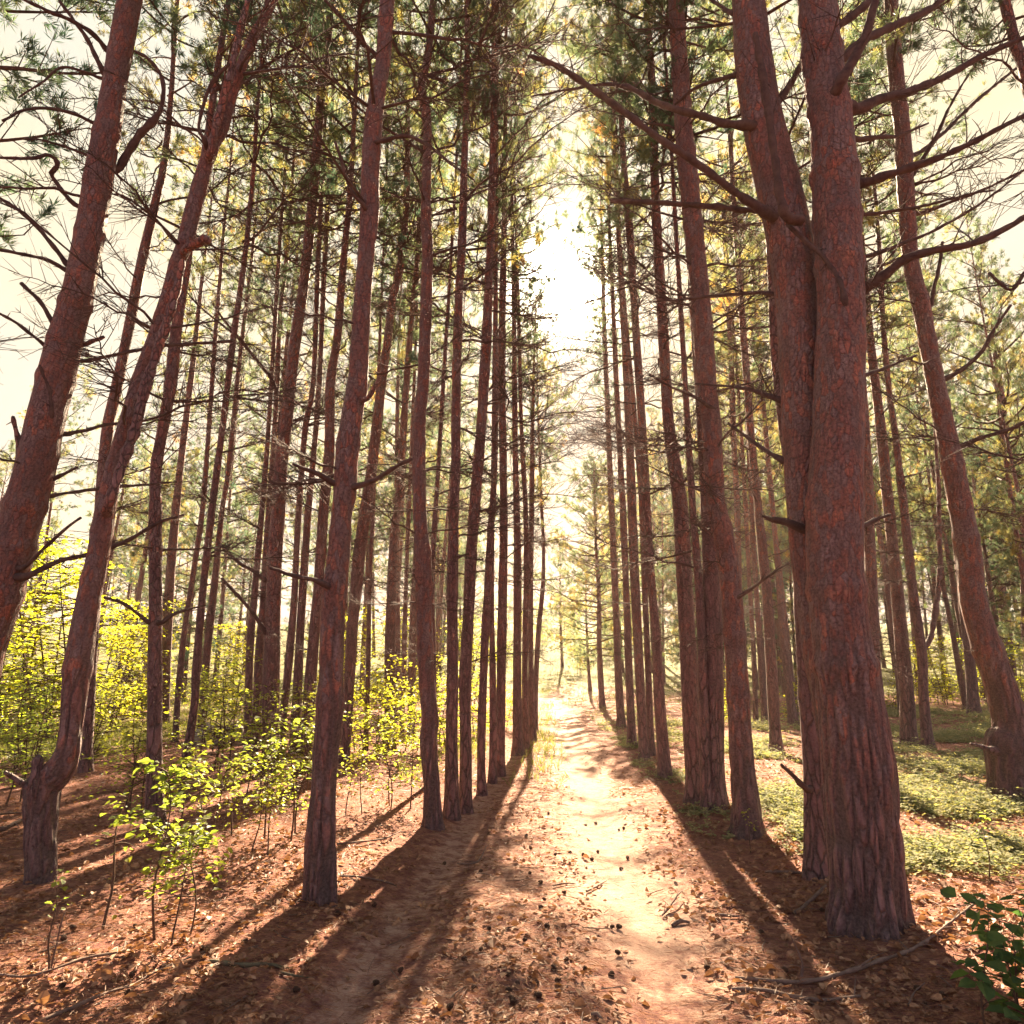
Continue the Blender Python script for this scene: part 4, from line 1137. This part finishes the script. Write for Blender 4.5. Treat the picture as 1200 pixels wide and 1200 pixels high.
def litter():
    r = np.random.default_rng(3)
    mb = MB()
    clump = lambda x, y: path_free(x, y) * np.clip((fbm(x * 1.6, y * 1.6, 51, 3) - .28) * 3, .08, 1)
    n = 22000
    P = scatter_ground(n, (.6, .86, .1), (2.6, 15), r, clump); P[:, 2] += r.uniform(.004, .022, n)
    N = np.array([0, 0, 1.]) + r.normal(0, .42, (n, 3)); a = r.uniform(0, 6.28, n)
    A = np.stack([np.cos(a), np.sin(a), r.normal(0, .25, n)], -1)
    leaves(mb, P, N, A, .042, .013, r, 0, fold=.35)
    n = 4200                                         # broad dry leaves, thick to the right of the track
    P = scatter_ground(n, (.6, .8, .2), (2.8, 10), r, lambda x, y: path_free(x, y) * np.clip((fbm(x * 1.1, y * 1.1, 61, 3) - .3) * 3, .0, 1) * np.where(x > track_r(y) + .3, 1, .3)); P[:, 2] += r.uniform(.006, .03, n)
    N = np.array([0, 0, 1.]) + r.normal(0, .55, (n, 3)); a = r.uniform(0, 6.28, n)
    A = np.stack([np.cos(a), np.sin(a), r.normal(0, .3, n)], -1)
    leaves(mb, P, N, A, .056, .019, r, 0, fold=.5)
    tag(link('leaf_litter', mb.mesh('leaf_litter', [M_DRY], smooth=False)), 'dry brown fallen leaves strewn over the forest floor', 'leaves', None, 'stuff')
    mb = MB(); n = 90000
    P = scatter_ground(n, (.6, .86, .1), (2.5, 11), r, lambda x, y: np.clip(path_free(x, y) * .9 + .10, 0, 1)); P[:, 2] += r.uniform(.002, .018, n)
    a = r.uniform(0, 6.28, n); d = np.stack([np.cos(a), np.sin(a), r.normal(0, .16, n)], -1)
    tufts(mb, P, d, 1, .075, .0016, .05, r, 0)
    n = 16000
    P = scatter_ground(n, (.6, .86, .1), (9, 24), r, path_free); P[:, 2] += r.uniform(.004, .02, n)
    a = r.uniform(0, 6.28, n); d = np.stack([np.cos(a), np.sin(a), r.normal(0, .2, n)], -1)
    tufts(mb, P, d, 1, .13, .004, .05, r, 0)
    tag(link('needle_litter', mb.mesh('needle_litter', [M_DRYN], smooth=False)), 'carpet of dry pine needles on the forest floor', 'needles', None, 'stuff')

    mb = MB(); n = 900
    P = scatter_ground(n, (.6, .8, .1), (2.8, 12), r, path_free)
    for p in P:
        a = r.uniform(0, 6.28); L = r.uniform(.04, .22); q = np.linspace(-.5, .5, 5)[:, None]
        d = np.array([math.cos(a), math.sin(a), r.normal(0, .08)]); b = np.array([-d[1], d[0], 0]) * r.normal(0, .25)
        R_ = r.uniform(.0015, .004)
        mb.tube(p + [0, 0, .012] + d * q * L + b * L * q ** 2, R_ * np.array([1, .95, .9, .8, .6]), 4)
    tag(link('twig_litter', mb.mesh('twig_litter', [M_STICK])), 'tiny broken twigs mixed into the needle litter', 'twigs', None, 'stuff')


litter()


def ground_cover():
    r = np.random.default_rng(5); mb = MB()
    def dens(x, y):
        c = .45 + .055 * y
        d = sstep(2.15, 2.9, x - .045 * (y - 5) * 1.0 - .2) * sstep(5.2, 6.6, y)
        verge = .8 * np.exp(-((x - (1.55 + .052 * y)) / .34) ** 2) * sstep(7, 9.5, y)
        return np.clip(np.maximum(d, verge) * np.clip((fbm(x * 1.15, y * 1.15, 71, 4) - .48) * 8, 0, 1), 0, 1)
    n = 5200
    P = scatter_ground(n, (.2, .40, .0), (5.4, 26), r, lambda x, y: dens(x, y)) if False else None
    y = 5.4 * (26 / 5.4) ** r.uniform(0, 1, 90000); x = 1.6 + .04 * y + r.uniform(0, 1, 90000) * (.95 * y)
    k = r.uniform(0, 1, len(x)) < dens(x, y); x, y = x[k][:6500], y[k][:6500]; n = len(x)
    P = np.column_stack([x, y, gh(x, y)])
    # each plant: 6 ferny fronds of paired leaflets
    LP = []; LA = []; LN = []
    hs = np.clip(r.lognormal(-.05, .45, n), .4, 2.4)
    for f in range(9):
        az = r.uniform(0, 6.28, n); l = r.uniform(.07, .17, n) * (1 + .025 * y) * hs
        d = np.stack([np.cos(az), np.sin(az), r.uniform(.35, 1.1, n)], -1)
        s = np.stack([-np.sin(az), np.cos(az), 0 * az], -1)
        for u in (.35, .6, .85, 1.):
            B = P + d * (l * u)[:, None] - np.array([0, 0, 1]) * (l * .45 * u ** 2)[:, None]
            for sg in (-1, 1):
                LP.append(B); LA.append(d * .5 * [1, 1, .2] + s * sg * .9 + r.normal(0, .2, (n, 3))); LN.append(np.array([0, 0, 1.]) + r.normal(0, .35, (n, 3)))
    LP = np.concatenate(LP); LA = np.concatenate(LA); LN = np.concatenate(LN)
    A = unit(LA); N = unit(LN - A * np.sum(LN * A, 1, keepdims=True)); S = np.cross(N, A)
    sc = (1 + .03 * LP[:, 1:2]) * r.uniform(.6, 1.2, (len(LP), 1))
    l = .034 * sc; w = .009 * sc
    V = np.stack([LP, LP + A * l * .5 + S * w, LP + A * l, LP + A * l * .5 - S * w], 1).reshape(-1, 3)
    mb.add(V, np.arange(len(V)).reshape(-1, 4))
    tag(link('ground_cover', mb.mesh('ground_cover', [M_COVER], smooth=False)), 'low feathery grey green weeds under the right hand pines', 'weeds', None, 'stuff')
    # grass
    mb = MB(); n = 30000
    y = 7 * (60 / 7) ** r.uniform(0, 1, 260000); x = r.uniform(-1, 1, 260000) * .85 * y
    mid = .5 * (track_r(y) + track_l(y))
    d = .35 * np.exp(-((x - mid) / .28) ** 2) * sstep(9, 16, y) + .45 * np.exp(-((x - mid + 1.5) / .35) ** 2) * sstep(9, 13, y) + sstep(6.0, 8.5, -x) * .55 * (x < -.35 * y) + .5 * sstep(27, 36, y)
    d *= np.clip((fbm(x * .6, y * .6, 81, 3) - .25) * 3, 0, 1)
    k = r.uniform(0, 1, len(x)) < d; x, y = x[k][:n], y[k][:n]; n = len(x)
    P = np.column_stack([x, y, gh(x, y)])
    D = np.array([0, 0, 1.]) + r.normal(0, .35, (n, 3))
    tufts(mb, P, D, 4, .16, .006, .35, r, 0)
    tag(link('grass', mb.mesh('grass', [M_GRASS], smooth=False)), 'sparse sunlit grass on the verge and the far meadow', 'grass', None, 'stuff')


ground_cover()

# ------------------------------------------------------------------ pine cones (countable)
def cone_mesh(seed):
    r = np.random.default_rng(seed); mb = MB()
    P = np.array([[0, 0, z] for z in np.linspace(0, .05, 7)]); R = np.array([.004, .010, .013, .0125, .010, .006, .002])
    mb.tube(P, R, 7)
    for i in range(58):
        t = i / 58; z = .003 + t * .046; a = i * 2.4; rr = np.interp(z, P[:, 2], R)
        o = np.array([math.cos(a), math.sin(a), 0]); s = np.array([-o[1], o[0], 0])
        b = o * rr * .7 + [0, 0, z]; tip = b + o * .011 * (1.1 - .5 * t) + np.array([0, 0, .007])
        w = .0055 * (1.1 - .5 * t)
        V = [b - s * w * .6, b + s * w * .6, tip + s * w, tip - s * w, tip + s * w * .9 - [0, 0, .004], tip - s * w * .9 - [0, 0, .004]]
        mb.add(np.array(V), [[0, 1, 2, 3], [3, 2, 4, 5], [5, 4, 1, 0]])
    return mb.mesh('pine_cone', [M_CONE], smooth=False)


CONES = [cone_mesh(i) for i in range(3)]
_r = np.random.default_rng(15)
cone_px = [(562, 1116), (612, 1104), (592, 1146), (606, 1156), (592, 1163), (545, 1126), (664, 1128), (652, 1103), (638, 1086), (664, 1048), (640, 1057), (631, 1065), (622, 1024), (636, 1036), (726, 1020), (736, 1008), (683, 1005), (670, 1000), (715, 1089), (722, 1088), (727, 1120), (629, 1155), (650, 1153), (524, 1186), (466, 1142), (440, 1064), (725, 974), (730, 972), (616, 982), (622, 996), (700, 966), (688, 968), (650, 1004), (520, 1014), (565, 1022), (700, 1000), (645, 1135), (575, 1090)]
cone_px += [(_r.uniform(430, 800), _r.uniform(915, 1185)) for _ in range(12)]
cone_px += [(_r.uniform(60, 430), _r.uniform(1060, 1190)) for _ in range(12)] + [(_r.uniform(800, 1150), _r.uniform(1040, 1180)) for _ in range(10)]
for i, (x, y) in enumerate(cone_px):
    g = ground_pt(x, y)
    o = link('pine_cone', CONES[i % 3], None, (g[0], g[1], float(gh(g[0], g[1])) + .012))
    s = _r.uniform(.55, .78); o.scale = (s, s, s); o.rotation_euler = (_r.uniform(1.0, 2.0), _r.uniform(-.4, .4), _r.uniform(0, 6.28))
    tag(o, 'small dark open pine cone lying on the needle covered ground', 'pine cone', 'pine cones scattered on the ground')

# ------------------------------------------------------------------ fallen sticks and stones
def stick(label, pts, lift=.012, twigs=3, name='fallen_branch', cat='fallen branch'):
    P = []; R = []
    for (x, y, w, h) in pts:
        g = ground_pt(x, y); z = float(gh(g[0], g[1])); p = np.array([g[0], g[1], z + h])
        rr = .36 * w / FPX * depth_z(p); p[2] += rr * .7; P.append(p); R.append(rr)
    C = catmull(np.column_stack([P, R]), .04)
    base = C[0, :3].copy(); Q = C[:, :3] - base
    r = np.random.default_rng(int(pts[0][0] * 3 + pts[0][1]))
    Q += np.column_stack([np.cumsum(r.normal(0, .0022, (len(Q), 2)), 0), np.zeros(len(Q))])
    mb = MB(); mb.tube(Q, C[:, 3] * np.clip(1 + .12 * np.sin(np.arange(len(Q)) * 1.3) + r.normal(0, .10, len(Q)), .6, 1.4) * np.linspace(1.1, .75, len(Q)), 9)
    for k in range(twigs):
        i = int(r.integers(1, max(2, len(Q) - 1))); T = unit(Q[min(i + 1, len(Q) - 1)] - Q[i - 1])
        d = unit(T * .6 + r.normal(0, .6, 3) * [1, 1, .3] + [0, 0, .25]); L = r.uniform(.05, .2)
        q = np.linspace(0, 1, 5)[:, None]
        mb.tube(Q[i] + d * q * L - np.array([0, 0, .2]) * L * q ** 2, C[i, 3] * .5 * (1 - .7 * q[:, 0]), 4, cap=False)
    o = link(name, mb.mesh(name, [M_MOSSY if 'mossy' in label else M_STICK]), None, base)
    tag(o, label, cat)


stick('long forked dead branch lying across the litter in front of the twin pine', [(862, 1150, 5, .01), (905, 1153, 6, .01), (940, 1153, 7, .01), (985, 1143, 7, .015), (1025, 1130, 7, .02), (1065, 1116, 6, .02), (1090, 1100, 5, .02), (1120, 1076, 4, .02), (1150, 1050, 3, .02)], twigs=7)
stick('shorter curved dead branch below the long forked one', [(858, 1163, 5, .01), (895, 1164, 6, .01), (930, 1172, 7, .01), (965, 1175, 6, .01), (1008, 1170, 6, .01)], twigs=4)
stick('pale stick on the ground left of the twin pine foot', [(897, 1024, 3, .01), (925, 1025, 5, .01), (950, 1028, 5, .01), (985, 1036, 5, .01)], twigs=2)
stick('dark broken stick leaning low beside the twin pine foot', [(930, 1072, 4, .0), (950, 1062, 6, .02), (970, 1050, 6, .06)], twigs=1)
stick('short upright twig rising from the long forked branch', [(940, 1150, 4, .02), (941, 1150, 4, .08), (935, 1151, 3, .16), (930, 1152, 2, .22)], twigs=1)
stick('bent dry stem arching against the twin pine foot', [(1064, 1095, 3, .01), (1052, 1094, 3, .12), (1036, 1093, 3, .22), (1020, 1093, 2.5, .27), (992, 1093, 2.5, .28)], twigs=2)
stick('small crossed twigs at the edge of the bright sand', [(777, 1075, 3, .01), (785, 1068, 4, .02), (793, 1060, 3, .04), (800, 1053, 2, .05)], twigs=4)
stick('thick mossy stick lying left of the ringed pine in shade', [(244, 1128, 6, .0), (262, 1131, 8, .0), (280, 1134, 7, .0), (305, 1133, 7, .0), (334, 1136, 4, .0)], twigs=1)
stick('orange brown stick below the mossy one', [(329, 1142, 3, .01), (345, 1147, 3.5, .01), (366, 1150, 3.5, .01)], twigs=0)
stick('grey stick right of the ringed pine foot', [(398, 1029, 3, .01), (420, 1030, 3.5, .01), (445, 1034, 3.5, .01), (465, 1040, 3, .01)], twigs=2)
stick('thin arched twig on the lit needles behind the ringed pine', [(395, 991, 2.5, .01), (425, 990, 3, .02), (450, 988, 3, .03), (470, 979, 2, .03)], twigs=2)
stick('forked twig lying on the small sand patch left of the track', [(536, 1014, 2.5, .01), (552, 1014, 3, .01), (562, 1011, 3, .02), (570, 1000, 2, .06)], twigs=2)
stick('long dead stick on the bright needle patch at the lower left', [(-5, 1146, 4, .01), (30, 1148, 4, .01), (60, 1142, 4, .02), (100, 1128, 5, .02), (140, 1118, 4, .01), (148, 1108, 3, .02)], twigs=5)
stick('pale stick slanting across the shade at the lower left', [(50, 1200, 5, .01), (90, 1183, 6, .01), (125, 1167, 5, .01), (160, 1155, 4, .01), (190, 1138, 4, .01), (240, 1117, 3, .01)], twigs=6)
stick('fine stick above the pale slanting one', [(43, 1120, 3, .01), (60, 1114, 3, .01), (78, 1106, 2, .02)], twigs=2)
stick('upright broken twig standing in the bright needle patch', [(60, 1136, 3, .0), (61, 1136, 3, .1), (63, 1136, 3, .2), (66, 1136, 2, .26)], twigs=1)
stick('dark fallen limb at the left edge beside the stump of the forked pine', [(-20, 976, 8, .03), (0, 978, 8, .03), (15, 974, 7, .05), (30, 968, 6, .06)], twigs=3)
stick('thinner fallen limb above the dark one at the left edge', [(-15, 975, 4, .12), (5, 970, 4, .12), (28, 966, 3, .1)], twigs=2)
stick('twig lying in the middle of the track', [(687, 1047, 3, .01), (700, 1041, 3.5, .01), (712, 1036, 2, .02)], twigs=2)
stick('curved twig left of the middle one on the track', [(648, 1040, 2, .01), (662, 1037, 3, .01), (673, 1037, 2, .01)], twigs=1)
stick('dark curled bark piece at the bottom edge of the track', [(694, 1190, 5, .0), (702, 1193, 7, .01), (710, 1200, 5, .0)], twigs=0, name='bark_piece', cat='bark piece')
stick('flat bark chip on the leaves right of the bright sand', [(788, 1086, 5, .0), (798, 1083, 7, .01), (808, 1082, 5, .0)], twigs=0, name='bark_piece', cat='bark piece')
stick('short stick on the leaves right of the flat bark chip', [(838, 1075, 4, .01), (852, 1076, 5, .01), (866, 1077, 4, .01)], twigs=0)
stick('small stick at the foot of the crooked pine', [(1140, 942, 3, .01), (1150, 941, 4, .01), (1160, 940, 3, .01)], twigs=0)
stick('slender stick on the shaded litter right of the twin pine', [(1085, 1056, 2.5, .01), (1100, 1063, 3, .01), (1120, 1072, 3, .02), (1140, 1078, 2, .01)], twigs=4)
stick('thin twig on the lower right litter near the dark leafy plant', [(1064, 1182, 2.5, .01), (1070, 1172, 3, .02), (1082, 1160, 2, .03)], twigs=1)


def stone(label, px, py, s, seed):
    g = ground_pt(px, py)
    import bmesh
    bm = bmesh.new(); bmesh.ops.create_icosphere(bm, subdivisions=4, radius=1)
    for v in bm.verts:
        n = mnoise.noise(v.co * 1.3 + Vector((seed, 0, 0))) * .35 + mnoise.noise(v.co * 3.5 + Vector((seed, 4, 0))) * .12
        v.co *= 1 + n; v.co.z *= .68
    me = bpy.data.meshes.new('stone'); bm.to_mesh(me); bm.free()
    for p in me.polygons: p.use_smooth = True
    me.materials.append(M_STONE)
    o = link('stone', me, None, (g[0], g[1], float(gh(g[0], g[1])) + s * .45)); o.scale = (s, s, s)
    tag(o, label, 'stone')


stone('pale round stone under the tall green bush', 243, 872, .33, 1.)
stone('darker round stone right of the pale one', 270, 872, .30, 5.)

# ------------------------------------------------------------------ sun, sky, air
SUN_EL, SUN_AZ = math.radians(30.9), math.radians(4.9)
sv = Vector((math.sin(SUN_AZ) * math.cos(SUN_EL), math.cos(SUN_AZ) * math.cos(SUN_EL), math.sin(SUN_EL)))
sl = bpy.data.lights.new('sun', 'SUN'); sl.energy = 5.0; sl.angle = math.radians(.5); sl.color = (1.0, .80, .53)
so = bpy.data.objects.new('sun', sl); COL.objects.link(so); so.rotation_euler = sv.to_track_quat('Z', 'Y').to_euler(); so.location = (0, 30, 30)

w = bpy.data.worlds.new('World'); SC.world = w; w.use_nodes = True
nt = w.node_tree; nt.nodes.clear()
tc = nd(nt, 'ShaderNodeTexCoord')
sky = nd(nt, 'ShaderNodeTexSky', sky_type='NISHITA'); sky.sun_disc = False
sky.sun_elevation = SUN_EL; sky.sun_rotation = SUN_AZ; sky.dust_density = 4.0; sky.air_density = 1.0
warm = mixc(nt, 1.0, sky.outputs[0], (1.0, .86, .60), 'MULTIPLY')
bg = nd(nt, 'ShaderNodeBackground'); bg.inputs[1].default_value = SKY_STRENGTH = .052
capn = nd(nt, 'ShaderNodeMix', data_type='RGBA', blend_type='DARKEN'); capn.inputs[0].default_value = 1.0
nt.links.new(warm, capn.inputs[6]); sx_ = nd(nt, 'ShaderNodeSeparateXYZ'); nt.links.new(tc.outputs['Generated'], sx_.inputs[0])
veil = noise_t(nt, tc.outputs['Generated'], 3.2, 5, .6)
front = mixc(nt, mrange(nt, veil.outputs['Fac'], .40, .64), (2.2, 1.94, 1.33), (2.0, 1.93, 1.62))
nt.links.new(mixc(nt, mrange(nt, sx_.outputs[1], .55, .0), front, (2.7, 1.55, 1.95)), capn.inputs[7])  # rosy tint overhead and behind, added to colour the shadows
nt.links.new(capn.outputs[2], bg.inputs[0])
# bright air round the sun
dot = nd(nt, 'ShaderNodeVectorMath', operation='DOT_PRODUCT'); nrm = nd(nt, 'ShaderNodeVectorMath', operation='NORMALIZE')
nt.links.new(tc.outputs['Generated'], nrm.inputs[0]); nt.links.new(nrm.outputs[0], dot.inputs[0]); dot.inputs[1].default_value = sv
dd = math_n(nt, 'MAXIMUM', dot.outputs['Value'], 0.)
g1 = math_n(nt, 'MULTIPLY', math_n(nt, 'POWER', dd, 900.), 5.)
g2 = math_n(nt, 'MULTIPLY', math_n(nt, 'POWER', dd, 220.), .10)
g3 = math_n(nt, 'MULTIPLY', math_n(nt, 'POWER', dd, 14.), .005)
gs = math_n(nt, 'ADD', math_n(nt, 'ADD', g1, g2), g3)
bg2 = nd(nt, 'ShaderNodeBackground'); bg2.inputs[0].default_value = (1, .88, .62, 1); nt.links.new(gs, bg2.inputs[1])
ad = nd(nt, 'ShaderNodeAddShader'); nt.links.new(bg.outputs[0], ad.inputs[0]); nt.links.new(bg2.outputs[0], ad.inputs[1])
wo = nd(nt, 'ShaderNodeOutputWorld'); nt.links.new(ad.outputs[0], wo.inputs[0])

# haze
m, nt = new_mat('forest_haze')
pv = nd(nt, 'ShaderNodeVolumePrincipled'); pv.inputs['Color'].default_value = (1.0, .74, .66, 1); pv.inputs['Density'].default_value = .0005; pv.inputs['Anisotropy'].default_value = .5
out = nd(nt, 'ShaderNodeOutputMaterial'); nt.links.new(pv.outputs[0], out.inputs['Volume'])
mb = MB(); X0, X1, Y0, Y1, Z0, Z1 = -232, 234, -40, 232, -2.5, 27
mb.add([(X0, Y0, Z0), (X1, Y0, Z0), (X1, Y1, Z0), (X0, Y1, Z0), (X0, Y0, Z1), (X1, Y0, Z1), (X1, Y1, Z1), (X0, Y1, Z1)],
       [[0, 3, 2, 1], [4, 5, 6, 7], [0, 1, 5, 4], [1, 2, 6, 5], [2, 3, 7, 6], [3, 0, 4, 7]])
hz = link('haze', mb.mesh('haze', [m], smooth=False)); tag(hz, 'warm sunlit haze hanging in the forest air', 'haze', None, 'stuff')
hz.display_type = 'WIRE'

# ------------------------------------------------------------------ camera, render
cam = bpy.data.cameras.new('camera'); co = bpy.data.objects.new('camera', cam); COL.objects.link(co)
co.location = (0, 0, CAMH); co.rotation_euler = (math.radians(90) + PITCH, 0, 0)
cam.sensor_width = 36; cam.sensor_height = 36; cam.lens = 24.0; cam.clip_end = 2000; cam.clip_start = .05
SC.camera = co
SC.render.engine = 'CYCLES'
SC.cycles.use_denoising = True
SC.cycles.max_bounces = 6; SC.cycles.diffuse_bounces = 3; SC.cycles.glossy_bounces = 1; SC.cycles.transmission_bounces = 4; SC.cycles.volume_bounces = 0; SC.cycles.transparent_max_bounces = 4
SC.cycles.sample_clamp_indirect = 6
SC.view_settings.view_transform = 'Standard'; SC.view_settings.look = 'None'; SC.view_settings.gamma = 1; SC.view_settings.exposure = 3.2
